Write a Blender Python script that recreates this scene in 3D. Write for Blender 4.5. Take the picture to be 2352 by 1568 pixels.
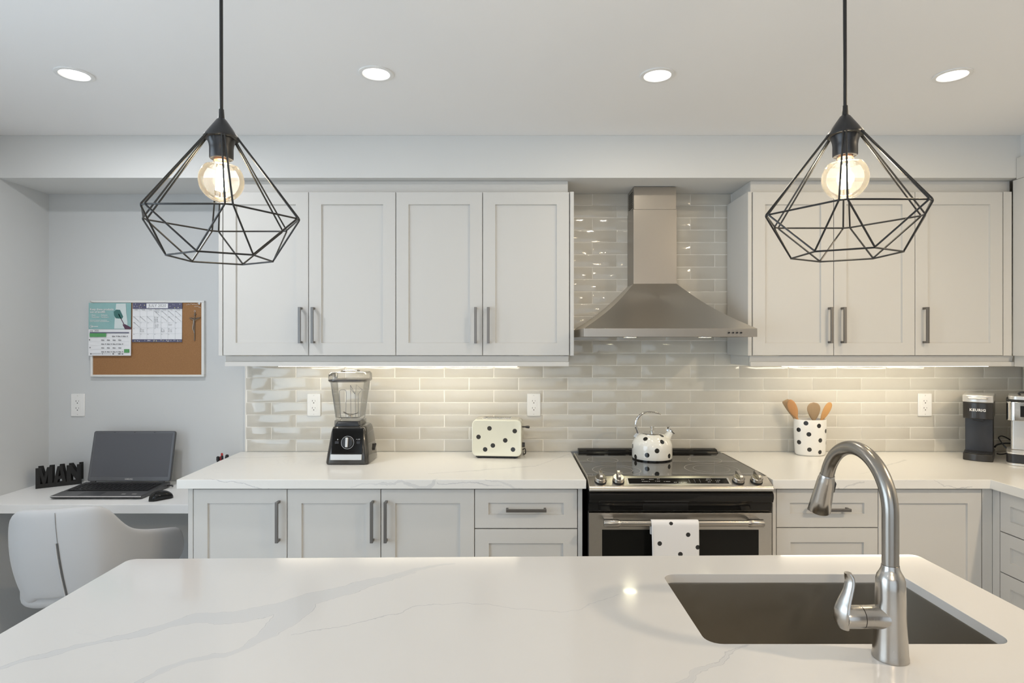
import bpy, bmesh, math, random
from mathutils import Vector, Matrix
random.seed(7)
for o in list(bpy.data.objects): bpy.data.objects.remove(o, do_unlink=True)
S = bpy.context.scene
C = S.collection
PI = math.pi
F = 1390.0; CX = 1172.0; HY = 785.0; CAMZ = 1.481
# ------------------------------------------------------------------ camera, world, lights, exposure
cam = bpy.data.cameras.new('camera'); co = bpy.data.objects.new('camera', cam); C.objects.link(co)
co.location = (0, 0, CAMZ); co.rotation_euler = (PI/2, 0, 0)
cam.sensor_width = 36; cam.lens = F/2352*36; cam.shift_x = 4/2352; cam.shift_y = 1/2352; cam.clip_start = .05
S.camera = co
S.view_settings.view_transform = 'Standard'; S.view_settings.look = 'None'
S.view_settings.gamma = 1; S.view_settings.use_curve_mapping = False
S.view_settings.exposure = 0.0
w = bpy.data.worlds.new('world'); S.world = w; w.use_nodes = True
bgn = w.node_tree.nodes['Background']; 

def area(name, loc, rot, sx, sy, power, col, shape='RECTANGLE', spread=None):
    l = bpy.data.lights.new(name, 'AREA'); l.shape = shape; l.size = sx
    if shape in ('RECTANGLE', 'ELLIPSE'): l.size_y = sy
    l.energy = power; l.color = col
    if spread: l.spread = spread
    o = bpy.data.objects.new(name, l); C.objects.link(o); o.location = loc; o.rotation_euler = rot
    return o
# (power, colour) of every light group
LG = {
 'window': (34, (.70, .855, 1.0)), 'patio': (3, (.93, .97, 1.0)),
 'pot0': (8, (.98, .97, .97)), 'pot1': (.8, (1, .95, .88)), 'pot2': (3.6, (1, .90, .74)), 'pot3': (3.2, (1, .79, .48)),
 'fill_left': (2, (1, .96, .92)), 'fill_warm': (58, (1, .795, .55)), 'bulb0': (.3, (1, .88, .72)), 'bulb1': (1.6, (1, .90, .70)),
 'world': (1.3, (.735, .86, 1)), 'lens': (5, (1, .97, .93)), 'filament': (130, (1, .80, .50)),
 'led': (15.5, (1, .89, .69)), 'hood': (22, (1, .94, .64)),
}
bgn.inputs[0].default_value = (*LG['world'][1], 1); bgn.inputs[1].default_value = LG['world'][0]
# daylight through the window in the left wall and through the glazed opening behind the camera
area('window_light', (-2.30, .25, 1.35), (0, -PI/2, 0), 1.7, 2.1, *LG['window'])
area('patio_light', (-.30, -2.48, 1.30), (PI/2, 0, 0), 3.6, 2.1, *LG['patio'])
POTS = [(-1.565, 2.173), (-.480, 2.166), (.530, 2.180), (1.593, 2.180)]
for i, (x, y) in enumerate(POTS):
    area('pot_lamp', (x, y, 2.432), (0, 0, 0), .08, .08, *LG['pot%d' % i], 'DISK')
for (x, y, k) in ((-1.3, -.2, 'fill_left'), (-.9, -1.5, 'fill_left'), (2.2, .8, 'fill_warm'), (0, -1.4, 'fill_warm')):  # added fill lamps out of view, no fixtures; warm pair tints the right side
    area('pot_lamp', (x, y, 2.425), (0, 0, 0), .09, .09, LG[k][0]/2, LG[k][1], 'DISK')
for i, x in enumerate((-.618, .705)):
    l = bpy.data.lights.new('bulb_lamp', 'POINT'); l.energy, l.color = LG['bulb%d' % i]; l.shadow_soft_size = .018
    o = bpy.data.objects.new('bulb_lamp', l); C.objects.link(o); o.location = (x, 1.296 if x < 0 else 1.276, 1.828)

# ------------------------------------------------------------------ materials
def P(name, col, rough=.5, metal=0, coat=0, spec=None, trans=0, ior=None, emis=None, es=0, sheen=0):
    m = bpy.data.materials.new(name); m.use_nodes = True
    b = m.node_tree.nodes['Principled BSDF']
    b.inputs['Base Color'].default_value = (*col, 1); b.inputs['Roughness'].default_value = rough
    b.inputs['Metallic'].default_value = metal; b.inputs['Coat Weight'].default_value = coat
    b.inputs['Coat Roughness'].default_value = .03
    if spec is not None: b.inputs['Specular IOR Level'].default_value = spec
    if trans: b.inputs['Transmission Weight'].default_value = trans
    if ior: b.inputs['IOR'].default_value = ior
    if emis: b.inputs['Emission Color'].default_value = (*emis, 1); b.inputs['Emission Strength'].default_value = es
    if sheen: b.inputs['Sheen Weight'].default_value = sheen
    return m
def nt(m): return m.node_tree, m.node_tree.nodes['Principled BSDF']
def N(t, typ, **kw):
    n = t.nodes.new(typ)
    for k, v in kw.items(): setattr(n, k, v)
    return n
def math_(t, op, a, b=None, clamp=False):
    n = N(t, 'ShaderNodeMath', operation=op); n.use_clamp = clamp
    for i, v in enumerate((a, b)):
        if v is None: continue
        if isinstance(v, (int, float)): n.inputs[i].default_value = v
        else: t.links.new(v, n.inputs[i])
    return n.outputs[0]
def vmath(t, op, a, b=None, out=0, scale=None):
    n = N(t, 'ShaderNodeVectorMath', operation=op)
    for i, v in enumerate((a, b)):
        if v is None: continue
        if isinstance(v, (tuple, list, Vector)): n.inputs[i].default_value = tuple(v)
        else: t.links.new(v, n.inputs[i])
    if scale is not None:
        if isinstance(scale, (int, float)): n.inputs['Scale'].default_value = scale
        else: t.links.new(scale, n.inputs['Scale'])
    return n.outputs[out]
def objco(t): return N(t, 'ShaderNodeTexCoord').outputs['Object']
def worldco(t): return N(t, 'ShaderNodeNewGeometry').outputs['Position']
def mixc(t, fac, a, b):
    n = N(t, 'ShaderNodeMix', data_type='RGBA')
    if isinstance(fac, (int, float)): n.inputs['Factor'].default_value = fac
    else: t.links.new(fac, n.inputs['Factor'])
    for k, v in (('A', a), ('B', b)):
        s = [i for i in n.inputs if i.name == k and i.type == 'RGBA'][0]
        if isinstance(v, tuple): s.default_value = (*v, 1)
        else: t.links.new(v, s)
    return [o for o in n.outputs if o.type == 'RGBA'][0]
def bump(m, scale=200, strength=.1, dist=.001, stretch=None, detail=2, world=False):
    t, b = nt(m); c = worldco(t) if world else objco(t)
    if stretch: c = vmath(t, 'MULTIPLY', c, stretch)
    n = N(t, 'ShaderNodeTexNoise'); n.inputs['Scale'].default_value = scale; n.inputs['Detail'].default_value = detail
    t.links.new(c, n.inputs['Vector'])
    bp = N(t, 'ShaderNodeBump'); bp.inputs['Strength'].default_value = strength; bp.inputs['Distance'].default_value = dist
    t.links.new(n.outputs[0], bp.inputs['Height']); t.links.new(bp.outputs[0], b.inputs['Normal'])
    return n
def tint(m, c1, c2, scale=3, stretch=None, world=True, detail=3):
    t, b = nt(m); c = worldco(t) if world else objco(t)
    if stretch: c = vmath(t, 'MULTIPLY', c, stretch)
    n = N(t, 'ShaderNodeTexNoise'); n.inputs['Scale'].default_value = scale; n.inputs['Detail'].default_value = detail
    t.links.new(c, n.inputs['Vector'])
    t.links.new(mixc(t, n.outputs[0], c1, c2), b.inputs['Base Color'])
def dots_mat(name, base, centers, r, rough=.5, coat=0, dot=(.018, .018, .017)):
    m = P(name, base, rough, coat=coat); t, b = nt(m); c = objco(t); acc = None
    for p in centers:
        d = vmath(t, 'DISTANCE', c, tuple(p), out=1)
        acc = d if acc is None else math_(t, 'MINIMUM', acc, d)
    f = math_(t, 'MULTIPLY', math_(t, 'SUBTRACT', acc, r), -2500, clamp=True)
    t.links.new(mixc(t, f, base, dot), b.inputs['Base Color'])
    return m

paint = P('cabinet_paint', (.63, .622, .60), .5, spec=.35); bump(paint, 90, .04, .0006)
wallp = P('wall_paint', (.60, .615, .62), .75); bump(wallp, 160, .08, .0008, world=True)
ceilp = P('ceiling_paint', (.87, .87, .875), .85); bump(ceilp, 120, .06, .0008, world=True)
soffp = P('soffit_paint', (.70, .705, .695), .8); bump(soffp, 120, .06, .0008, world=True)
floorm = P('floor_tile', (.62, .61, .59), .35); tint(floorm, (.48, .47, .455), (.56, .55, .53), 4)
grout = P('grout', (.86, .84, .79), .85); bump(grout, 300, .2, .0006, world=True)
tilem = P('tile_glaze', (.60, .575, .51), .07, coat=.3)
t, b = nt(tilem)
oi = N(t, 'ShaderNodeObjectInfo')
n1 = N(t, 'ShaderNodeTexNoise'); n1.inputs['Scale'].default_value = 9; t.links.new(worldco(t), n1.inputs['Vector'])
k = math_(t, 'ADD', math_(t, 'MULTIPLY', oi.outputs['Random'], .5), math_(t, 'MULTIPLY', n1.outputs[0], .6))
t.links.new(mixc(t, k, (.54, .51, .45), (.62, .60, .545)), b.inputs['Base Color'])
n2 = N(t, 'ShaderNodeTexNoise'); n2.inputs['Scale'].default_value = 26; n2.inputs['Detail'].default_value = 1.5
t.links.new(vmath(t, 'ADD', worldco(t), vmath(t, 'MULTIPLY', oi.outputs['Location'], (3, 3, 7))), n2.inputs['Vector'])
bp = N(t, 'ShaderNodeBump'); bp.inputs['Strength'].default_value = .24; bp.inputs['Distance'].default_value = .003
t.links.new(n2.outputs[0], bp.inputs['Height']); t.links.new(bp.outputs[0], b.inputs['Normal'])

def steel(name, col=(.52, .50, .47), rough=.3, stretch=(1, 60, 60), s=25):
    m = P(name, col, rough, 1); t, b = nt(m)
    n = N(t, 'ShaderNodeTexNoise'); n.inputs['Scale'].default_value = s; n.inputs['Detail'].default_value = 3
    t.links.new(vmath(t, 'MULTIPLY', objco(t), stretch), n.inputs['Vector'])
    t.links.new(math_(t, 'ADD', math_(t, 'MULTIPLY', n.outputs[0], .16), rough-.08), b.inputs['Roughness'])
    bp = N(t, 'ShaderNodeBump'); bp.inputs['Strength'].default_value = .05; bp.inputs['Distance'].default_value = .0005
    t.links.new(n.outputs[0], bp.inputs['Height']); t.links.new(bp.outputs[0], b.inputs['Normal'])
    b.inputs['Anisotropic'].default_value = .4
    return m
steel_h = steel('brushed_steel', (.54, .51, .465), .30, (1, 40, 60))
steel_v = steel('hood_steel_dimmed', (.40, .37, .33), .33, (40, 40, 1))  # same hood metal as the canopy, colour darkened for dimmer reflections
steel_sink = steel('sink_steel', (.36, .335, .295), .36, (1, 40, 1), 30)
nickel = steel('brushed_nickel', (.47, .445, .41), .24, (60, 60, 1), 8)
nickel_d = P('spout_nickel', (.33, .31, .28), .27, 1)
pull = P('dark_nickel', (.20, .19, .18), .36, .85)
chrome = P('chrome', (.75, .74, .72), .07, 1)
silver = P('silver_plastic', (.66, .65, .63), .28, .6)
blackm = P('black_metal', (.012, .012, .012), .35); 
blackp = P('black_plastic', (.018, .018, .02), .32)
blackg = P('black_gloss', (.008, .008, .008), .08, coat=.0, spec=.4)
blackglass = P('cooktop_glass', (.012, .011, .010), .035, coat=.0, spec=.9)
ovenglass = P('oven_glass', (.007, .007, .006), .06, spec=.22)
rubber = P('rubber', (.015, .015, .015), .7)
whitep = P('white_plastic', (.82, .82, .81), .3)
ringm = P('burner_ring', (.35, .33, .30), .3)
printm = P('white_print', (.75, .75, .75), .5)
greyprint = P('grey_print', (.16, .16, .17), .7)
charcoal = P('charcoal_plastic', (.055, .056, .06), .35)
gunmetal = P('laptop_shell', (.15, .155, .17), .32, .5)
screenm = P('laptop_screen', (.10, .105, .12), .14)
keym = P('key_black', (.012, .012, .013), .45)
letterm = P('letter_black', (.010, .010, .010), .75)
laminate = P('desk_laminate', (.88, .88, .875), .35); bump(laminate, 60, .03, .0004)
corkm = P('cork', (.33, .165, .065), .9); tint(corkm, (.24, .115, .045), (.40, .21, .09), 220, detail=4); 
n = bump(corkm, 300, .3, .0008)
alum = P('frame_white', (.74, .74, .72), .4)
paper = P('paper', (.80, .81, .83), .7)
teal = P('teal_print', (.25, .45, .45), .6); tint(teal, (.20, .40, .41), (.33, .52, .51), 14)
tealpale = P('teal_pale_print', (.62, .70, .70), .6)
tealdark = P('teal_dark_print', (.05, .16, .15), .5)
purple = P('purple_print', (.10, .045, .08), .6)
navy = P('navy_print', (.10, .10, .17), .6)
greenm = P('green_print', (.10, .33, .12), .6)
yellowm = P('yellow_print', (.72, .70, .30), .6)
bronze = P('antique_metal', (.22, .19, .16), .35, .9)
redm = P('red_plastic', (.35, .02, .02), .35)
bluem = P('blue_plastic', (.05, .04, .18), .35)
wood = P('beech_wood', (.42, .22, .09), .5); tint(wood, (.34, .16, .06), (.52, .28, .12), 30, (1, 1, .15))
wood2 = P('pale_wood', (.33, .23, .13), .5); tint(wood2, (.27, .18, .10), (.38, .27, .16), 30, (1, 1, .15))
wood3 = P('golden_wood', (.55, .30, .10), .5); tint(wood3, (.48, .24, .08), (.62, .36, .14), 30, (1, 1, .15))
fabric = P('grey_upholstery', (.50, .50, .505), .62, sheen=.3); bump(fabric, 500, .12, .0005)
seamm = P('seam', (.10, .10, .10), .8)
enamel = (.78, .77, .72)

CT_ = .915
def quartz(name, veins, base=(.78, .765, .73), vein=(.60, .60, .60), rough=.13, coat=.25):
    m = P(name, base, rough, coat=coat); t, b = nt(m); c = worldco(t)
    nz = N(t, 'ShaderNodeTexNoise'); nz.inputs['Scale'].default_value = 7; nz.inputs['Detail'].default_value = 6
    t.links.new(c, nz.inputs['Vector'])
    off = vmath(t, 'SCALE', vmath(t, 'SUBTRACT', nz.outputs['Color'], (.5, .5, .5)), scale=.06)
    ny = N(t, 'ShaderNodeTexNoise'); ny.inputs['Scale'].default_value = 38; ny.inputs['Detail'].default_value = 5; t.links.new(c, ny.inputs['Vector'])
    off = vmath(t, 'ADD', off, vmath(t, 'SCALE', vmath(t, 'SUBTRACT', ny.outputs['Color'], (.5, .5, .5)), scale=.014))
    cc = vmath(t, 'ADD', c, off); sx = N(t, 'ShaderNodeSeparateXYZ'); t.links.new(cc, sx.inputs[0]); cx3 = N(t, 'ShaderNodeCombineXYZ')
    t.links.new(sx.outputs[0], cx3.inputs[0]); t.links.new(math_(t, 'ADD', sx.outputs[1], math_(t, 'MULTIPLY', math_(t, 'SUBTRACT', sx.outputs[2], CT_), .9)), cx3.inputs[1])
    cc = cx3.outputs[0]
    soft = None; hair = None
    for (x0, y0, w0, x1, y1, w1) in veins:
        A = Vector((x0, y0, 0)); D = Vector((x1-x0, y1-y0, 0)); L2 = D.length_squared
        r = vmath(t, 'SUBTRACT', cc, A)
        h = math_(t, 'DIVIDE', vmath(t, 'DOT_PRODUCT', r, D, out=1), L2, clamp=True)
        d = vmath(t, 'LENGTH', vmath(t, 'SUBTRACT', r, vmath(t, 'SCALE', D, scale=h)), out=1)
        wd = math_(t, 'ADD', math_(t, 'MULTIPLY', h, w1-w0), w0)
        e = math_(t, 'SUBTRACT', d, wd)
        soft = e if soft is None else math_(t, 'MINIMUM', soft, e)
    col = base
    # faint general clouding + fine random veins
    n3 = N(t, 'ShaderNodeTexNoise'); n3.inputs['Scale'].default_value = 1.7; n3.inputs['Detail'].default_value = 8; n3.inputs['Distortion'].default_value = 1.2
    t.links.new(c, n3.inputs['Vector'])
    a = math_(t, 'ABSOLUTE', math_(t, 'SUBTRACT', n3.outputs[0], .5))
    fine = math_(t, 'MULTIPLY', math_(t, 'SUBTRACT', .006, a), 120, clamp=True)
    n4 = N(t, 'ShaderNodeTexNoise'); n4.inputs['Scale'].default_value = 2.5; t.links.new(c, n4.inputs['Vector'])
    fine = math_(t, 'MULTIPLY', fine, math_(t, 'MULTIPLY', math_(t, 'SUBTRACT', n4.outputs[0], .5), 4.0, clamp=True))
    col = mixc(t, math_(t, 'MULTIPLY', fine, .3), base, vein)
    if soft is not None:
        f1 = math_(t, 'MULTIPLY', math_(t, 'SUBTRACT', .002, soft), 180, clamp=True)
        col = mixc(t, math_(t, 'MULTIPLY', f1, .62), col, vein)
        f2 = math_(t, 'MULTIPLY', math_(t, 'SUBTRACT', .0011, math_(t, 'ABSOLUTE', soft)), 900, clamp=True)
        f2 = math_(t, 'MULTIPLY', f2, math_(t, 'MULTIPLY', math_(t, 'SUBTRACT', n4.outputs[0], .38), 4.5, clamp=True))
        col = mixc(t, math_(t, 'MULTIPLY', f2, .8), col, (.40, .40, .43))
    t.links.new(col, b.inputs['Base Color'])
    return m

def clear(name, tintc=(1, 1, 1), rough=.02, refl=1.0, edge=.35, mist=0.0):
    """thin clear glass or plastic: see-through with Fresnel reflection"""
    m = bpy.data.materials.new(name); m.use_nodes = True; t = m.node_tree; t.nodes.clear()
    o = N(t, 'ShaderNodeOutputMaterial'); tr = N(t, 'ShaderNodeBsdfTransparent'); gl = N(t, 'ShaderNodeBsdfGlossy')
    gl.inputs['Roughness'].default_value = rough
    lw = N(t, 'ShaderNodeLayerWeight'); lw.inputs['Blend'].default_value = edge
    f = math_(t, 'MULTIPLY', lw.outputs['Fresnel'], refl, clamp=True)
    t.links.new(mixc(t, lw.outputs['Facing'], (1, 1, 1), tintc), tr.inputs[0])
    mx = N(t, 'ShaderNodeMixShader'); t.links.new(f, mx.inputs[0]); t.links.new(tr.outputs[0], mx.inputs[1]); t.links.new(gl.outputs[0], mx.inputs[2])
    out = mx.outputs[0]
    if mist:
        df = N(t, 'ShaderNodeBsdfTranslucent'); df.inputs[0].default_value = (.95, .93, .9, 1)
        m2 = N(t, 'ShaderNodeMixShader'); m2.inputs[0].default_value = mist
        t.links.new(out, m2.inputs[1]); t.links.new(df.outputs[0], m2.inputs[2]); out = m2.outputs[0]
    t.links.new(out, o.inputs[0])
    return m
def emit(name, col, s):
    m = bpy.data.materials.new(name); m.use_nodes = True; t = m.node_tree; t.nodes.clear()
    o = N(t, 'ShaderNodeOutputMaterial'); e = N(t, 'ShaderNodeEmission'); e.inputs[0].default_value = (*col, 1); e.inputs[1].default_value = s
    t.links.new(e.outputs[0], o.inputs[0]); return m
led = emit('led_strip', LG['led'][1], LG['led'][0])
potlens = emit('downlight_lens', LG['lens'][1], LG['lens'][0])
filam = emit('filament', LG['filament'][1], LG['filament'][0])
hoodlens = emit('hood_lamp', LG['hood'][1], LG['hood'][0])
bulbglass = clear('bulb_glass', (.88, .85, .80), .03, 1.1, .22, .03)
jarplastic = clear('jar_plastic', (.86, .86, .85), .04, .7, .16, .0)
paneglass = clear('window_glass', (.9, .95, .95), .01, .6, .2)

# ------------------------------------------------------------------ mesh helpers
OFF = {}
class MB:
    def __init__(s, xf=None): s.bm = bmesh.new(); s.xf = xf or Matrix()
    def _t(s, vs):
        for v in vs: v.co = s.xf @ v.co
    def box(s, x0, x1, y0, y1, z0, z1):
        vs = [s.bm.verts.new(s.xf @ Vector(c)) for c in ((x0,y0,z0),(x1,y0,z0),(x1,y1,z0),(x0,y1,z0),(x0,y0,z1),(x1,y0,z1),(x1,y1,z1),(x0,y1,z1))]
        for f in ((3,2,1,0),(4,5,6,7),(0,1,5,4),(1,2,6,5),(2,3,7,6),(3,0,4,7)): s.bm.faces.new([vs[i] for i in f])
        return s
    def prism(s, pts, axis, a0, a1):
        """extrude 2D outline; axis 'x': pts=(y,z); 'y': pts=(x,z); 'z': pts=(x,y)"""
        def mk(p, a):
            return Vector({'x': (a, p[0], p[1]), 'y': (p[0], a, p[1]), 'z': (p[0], p[1], a)}[axis])
        A = [s.bm.verts.new(s.xf @ mk(p, a0)) for p in pts]; B = [s.bm.verts.new(s.xf @ mk(p, a1)) for p in pts]
        n = len(pts); s.bm.faces.new(A); s.bm.faces.new(B[::-1])
        for i in range(n): s.bm.faces.new((A[i], B[i], B[(i+1) % n], A[(i+1) % n]))
        return s
    def rings(s, R, closed=False, caps=True):
        """R: list of rings of points"""
        V = [[s.bm.verts.new(s.xf @ Vector(p)) for p in r] for r in R]
        n = len(R[0]); m = len(R)
        for i in range(m if closed else m-1):
            a = V[i]; b2 = V[(i+1) % m]
            for j in range(n): s.bm.faces.new((a[j], a[(j+1) % n], b2[(j+1) % n], b2[j]))
        if caps and not closed:
            s.bm.faces.new(V[0][::-1]); s.bm.faces.new(V[-1])
        return s
    def lathe(s, prof, c=(0, 0, 0), seg=32, axis='z', sx=1, sy=1, caps=True):
        R = []
        for r, h in prof:
            ring = []
            for i in range(seg):
                a = 2*PI*i/seg; u, v = max(r, 1e-5)*math.cos(a)*sx, max(r, 1e-5)*math.sin(a)*sy
                p = {'z': (u, v, h), 'y': (u, h, -v), 'x': (h, u, v)}[axis]
                ring.append((p[0]+c[0], p[1]+c[1], p[2]+c[2]))
            R.append(ring)
        return s.rings(R, caps=caps)
    def tube(s, pts, r, seg=10, closed=False, flat=1.0, up=None):
        pts = [Vector(p) for p in pts]; n = len(pts); R = []
        rr = r if isinstance(r, (list, tuple)) else [r]*n
        tang = []
        for i in range(n):
            if closed: d = pts[(i+1) % n]-pts[i-1]
            else: d = pts[min(i+1, n-1)]-pts[max(i-1, 0)]
            tang.append(d.normalized())
        u = Vector(up) if up else (Vector((0, 0, 1)) if abs(tang[0].z) < .9 else Vector((1, 0, 0)))
        u = (u-tang[0]*u.dot(tang[0])).normalized()
        for i in range(n):
            u = (u-tang[i]*u.dot(tang[i])).normalized(); v = tang[i].cross(u)
            R.append([pts[i]+u*math.cos(2*PI*j/seg)*rr[i]+v*math.sin(2*PI*j/seg)*rr[i]*flat for j in range(seg)])
        return s.rings(R, closed=closed)
    def cyl(s, p0, p1, r0, r1=None, seg=24):
        return s.tube([p0, p1], [r0, r0 if r1 is None else r1], seg)
    def ball(s, c, r, seg=16, rin=10, sz=1.0):
        prof = [(r*math.sin(PI*i/rin), -r*sz*math.cos(PI*i/rin)) for i in range(rin+1)]
        return s.lathe(prof, c, seg)
    def quad(s, *p):
        s.bm.faces.new([s.bm.verts.new(s.xf @ Vector(q)) for q in p]); return s
def spline(pts, n=8, closed=False):
    pts = [Vector(p) for p in pts]; out = []; m = len(pts)
    rng = range(m) if closed else range(m-1)
    for i in rng:
        if closed: p0, p1, p2, p3 = pts[i-1], pts[i], pts[(i+1) % m], pts[(i+2) % m]
        else: p0, p1, p2, p3 = pts[max(i-1, 0)], pts[i], pts[i+1], pts[min(i+2, m-1)]
        for k in range(n):
            t = k/n
            out.append(.5*((2*p1)+(p2-p0)*t+(2*p0-5*p1+4*p2-p3)*t*t+(3*p1-p0-3*p2+p3)*t**3))
    if not closed: out.append(pts[-1])
    return out
def rrect(w, h, r, n=5, cx=0, cy=0):
    o = []
    for (sx, sy, a0) in ((1, 1, 0), (-1, 1, 90), (-1, -1, 180), (1, -1, 270)):
        for i in range(n+1):
            a = math.radians(a0+90*i/n)
            o.append((cx+sx*(w/2-r)+r*math.cos(a), cy+sy*(h/2-r)+r*math.sin(a)))
    return o
def finish(mb, name, angle=38, merge=False):
    bm = mb.bm
    if merge: bmesh.ops.remove_doubles(bm, verts=bm.verts, dist=1e-5)
    bmesh.ops.recalc_face_normals(bm, faces=bm.faces)
    for f in bm.faces: f.smooth = True
    lim = math.radians(angle)
    for e in bm.edges:
        e.smooth = not (len(e.link_faces) != 2 or e.calc_face_angle(0) > lim)
    me = bpy.data.meshes.new(name); bm.to_mesh(me); bm.free(); return me
def B(name, mb, mat, parent=None, bevel=0, local=False, label=None, seg=2, angle=38, recalc=True, merge=False):
    """link one part; world coordinates are moved into the thing's frame"""
    off = OFF.get(parent.name, Vector()) if (parent and not local) else Vector()
    if off.length: 
        for v in mb.bm.verts: v.co -= off
    me = finish(mb, name, angle, merge); me.materials.append(mat)
    o = bpy.data.objects.new(name, me); C.objects.link(o)
    if parent: o.parent = parent; OFF[o.name] = OFF.get(parent.name, Vector())
    if bevel:
        md = o.modifiers.new('bevel', 'BEVEL'); md.width = bevel; md.segments = seg; md.limit_method = 'ANGLE'; md.angle_limit = math.radians(40); md.harden_normals = True
    if label: o['label'] = label
    return o
def thing(name, label, cat, loc=(0, 0, 0), rotz=0, group=None):
    o = bpy.data.objects.new(name, None); C.objects.link(o); o.location = loc; o.rotation_euler = (0, 0, rotz)
    o.empty_display_size = .05
    o['label'] = label; o['category'] = cat
    if group: o['group'] = group
    OFF[o.name] = Vector(loc) if rotz == 0 else Vector()
    return o
def tag(o, label, cat, group=None):
    o['label'] = label; o['category'] = cat
    if group: o['group'] = group
    return o
def struct(name, mb, mat, bevel=0, parent=None):
    o = B(name, mb, mat, parent, bevel)
    o['kind'] = 'structure'
    return o
def text(name, s, size, M, mat, parent, ext=.0002, offset=0, align='CENTER', local=False, spacing=1.0):
    cu = bpy.data.curves.new(name, 'FONT'); cu.body = s; cu.size = size; cu.extrude = ext; cu.offset = offset
    cu.align_x = align; cu.align_y = 'CENTER'; cu.resolution_u = 3; cu.space_character = spacing
    o = bpy.data.objects.new('tmp', cu); C.objects.link(o)
    dg = bpy.context.evaluated_depsgraph_get(); me = bpy.data.meshes.new_from_object(o.evaluated_get(dg))
    bpy.data.objects.remove(o, do_unlink=True); bpy.data.curves.remove(cu)
    off = OFF.get(parent.name, Vector()) if not local else Vector()
    me.transform(Matrix.Translation(-off) @ M); me.materials.clear(); me.materials.append(mat)
    q = bpy.data.objects.new(name, me); C.objects.link(q); q.parent = parent; OFF[q.name] = OFF.get(parent.name, Vector())
    return q
def front(x, y, z, rz=0):      # text facing -Y
    return Matrix.Translation((x, y, z)) @ Matrix.Rotation(rz, 4, 'Z') @ Matrix.Rotation(PI/2, 4, 'X')
def X(px, y): return (px-CX)*y/F          # metric x of a sight line at distance y
def Z(py, y): return CAMZ-(py-HY)*y/F

# ------------------------------------------------------------------ room dimensions
WY = 3.124; XL = -2.387; XR = 2.647; CEIL = 2.4425; SOF = 2.245; SOFY = 2.819; CT = .915
wl = MB(); zz = 0
wl.box(XL-.12, XL, 1.30, WY+.13, 0, CEIL); wl.box(XL-.12, XL, -2.6, -.80, 0, CEIL)
wl.box(XL-.12, XL, -.80, 1.30, 0, .50); wl.box(XL-.12, XL, -.80, 1.30, 2.2, CEIL)
struct('wall_left', wl, wallp)
wb = struct('wall_back', MB().box(XL, XR, WY+.006, WY+.13, 0, CEIL), wallp)
struct('wall_right', MB().box(XR, XR+.12, -2.6, WY+.13, 0, CEIL), wallp)
wf = MB(); wf.box(XL-.12, -2.1, -2.72, -2.6, 0, CEIL); wf.box(1.5, XR+.12, -2.72, -2.6, 0, CEIL); wf.box(-2.1, 1.5, -2.72, -2.6, 2.35, CEIL)
struct('wall_front', wf, P('taupe_paint', (.26, .22, .18), .7))
struct('floor', MB().box(XL-.12, XR+.12, -2.72, WY+.13, -.05, 0), floorm)
struct('ceiling', MB().box(XL-.12, XR+.12, -2.72, WY+.13, CEIL, CEIL+.05), ceilp)
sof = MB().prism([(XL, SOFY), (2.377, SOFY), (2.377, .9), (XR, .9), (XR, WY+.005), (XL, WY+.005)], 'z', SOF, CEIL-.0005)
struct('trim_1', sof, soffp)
# windows behind the camera
win = MB(); 
for y0, y1 in ((-.80, -.76), (.23, .27), (1.26, 1.30)): win.box(XL-.09, XL-.03, y0, y1, .5, 2.2)
for z0, z1 in ((.5, .54), (2.16, 2.2)): win.box(XL-.09, XL-.03, -.80, 1.30, z0, z1)
w1 = struct('window_1', win, whitep); 
B('pane', MB().box(XL-.065, XL-.06, -.76, 1.26, .54, 2.16), paneglass, w1)
win = MB()
for x0, x1 in ((-2.1, -2.04), (-.33, -.27), (1.44, 1.5)): win.box(x0, x1, -2.69, -2.63, 0, 2.35)
for z0, z1 in ((0, .08), (2.28, 2.35)): win.box(-2.1, 1.5, -2.69, -2.63, z0, z1)
w2 = struct('window_2', win, whitep); B('pane', MB().box(-2.04, 1.44, -2.665, -2.66, .08, 2.28), paneglass, w2)

# ------------------------------------------------------------------ wall tiles
PZ = .0635; TH = .0602; TW = .0032
struct_g = B('grout', MB().box(-1.366, XR-.001, WY-.0006, WY+.0059, CT+.0002, SOF-.001), grout, wb)
def tile_mesh(w, h, d=.0075):
    """hand-made tile: slightly uneven outline, softened edge"""
    mb = MB(); c = .0010; nx = max(2, int(w/.04)); J = .00055; O = []
    for i in range(nx): O.append((-w/2+w*i/nx, -h/2, 0, 1))
    for i in range(2): O.append((w/2, -h/2+h*i/2, -1, 0))
    for i in range(nx): O.append((w/2-w*i/nx, h/2, 0, -1))
    for i in range(2): O.append((-w/2, h/2-h*i/2, 1, 0))
    O = [(x+random.uniform(-J, J)*abs(nx_), z+random.uniform(-J, J)*abs(nz_)) for x, z, nx_, nz_ in O]
    R = [[(x*(1-2*ins/w), y, z*(1-2*ins/h)) for x, z in O] for ins, y in ((0, d), (0, c), (c*.5, c*.25), (c*1.5, 0))]
    mb.rings(R); me = finish(mb, 'tile', 60); me.materials.append(tilem); return me
FULLS = [tile_mesh(.2535-TW, TH) for _ in range(8)]
def add_tile(me, x, z, y=WY-.002):
    o = bpy.data.objects.new('tile', me); C.objects.link(o); o.parent = wb; o.location = (x, y, z)
    o.rotation_euler = (random.uniform(-.006, .006), 0, random.uniform(-.0022, .0022)); return o
A0 = .4247
def joints(row):
    a = A0 if row % 2 == 0 else A0-.1275
    xs = [a]; x = a
    while x > -1.8: x -= .2550; xs.insert(0, x)
    x = a
    while x < 2.8: x += .2524; xs.append(x)
    return xs
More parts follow.
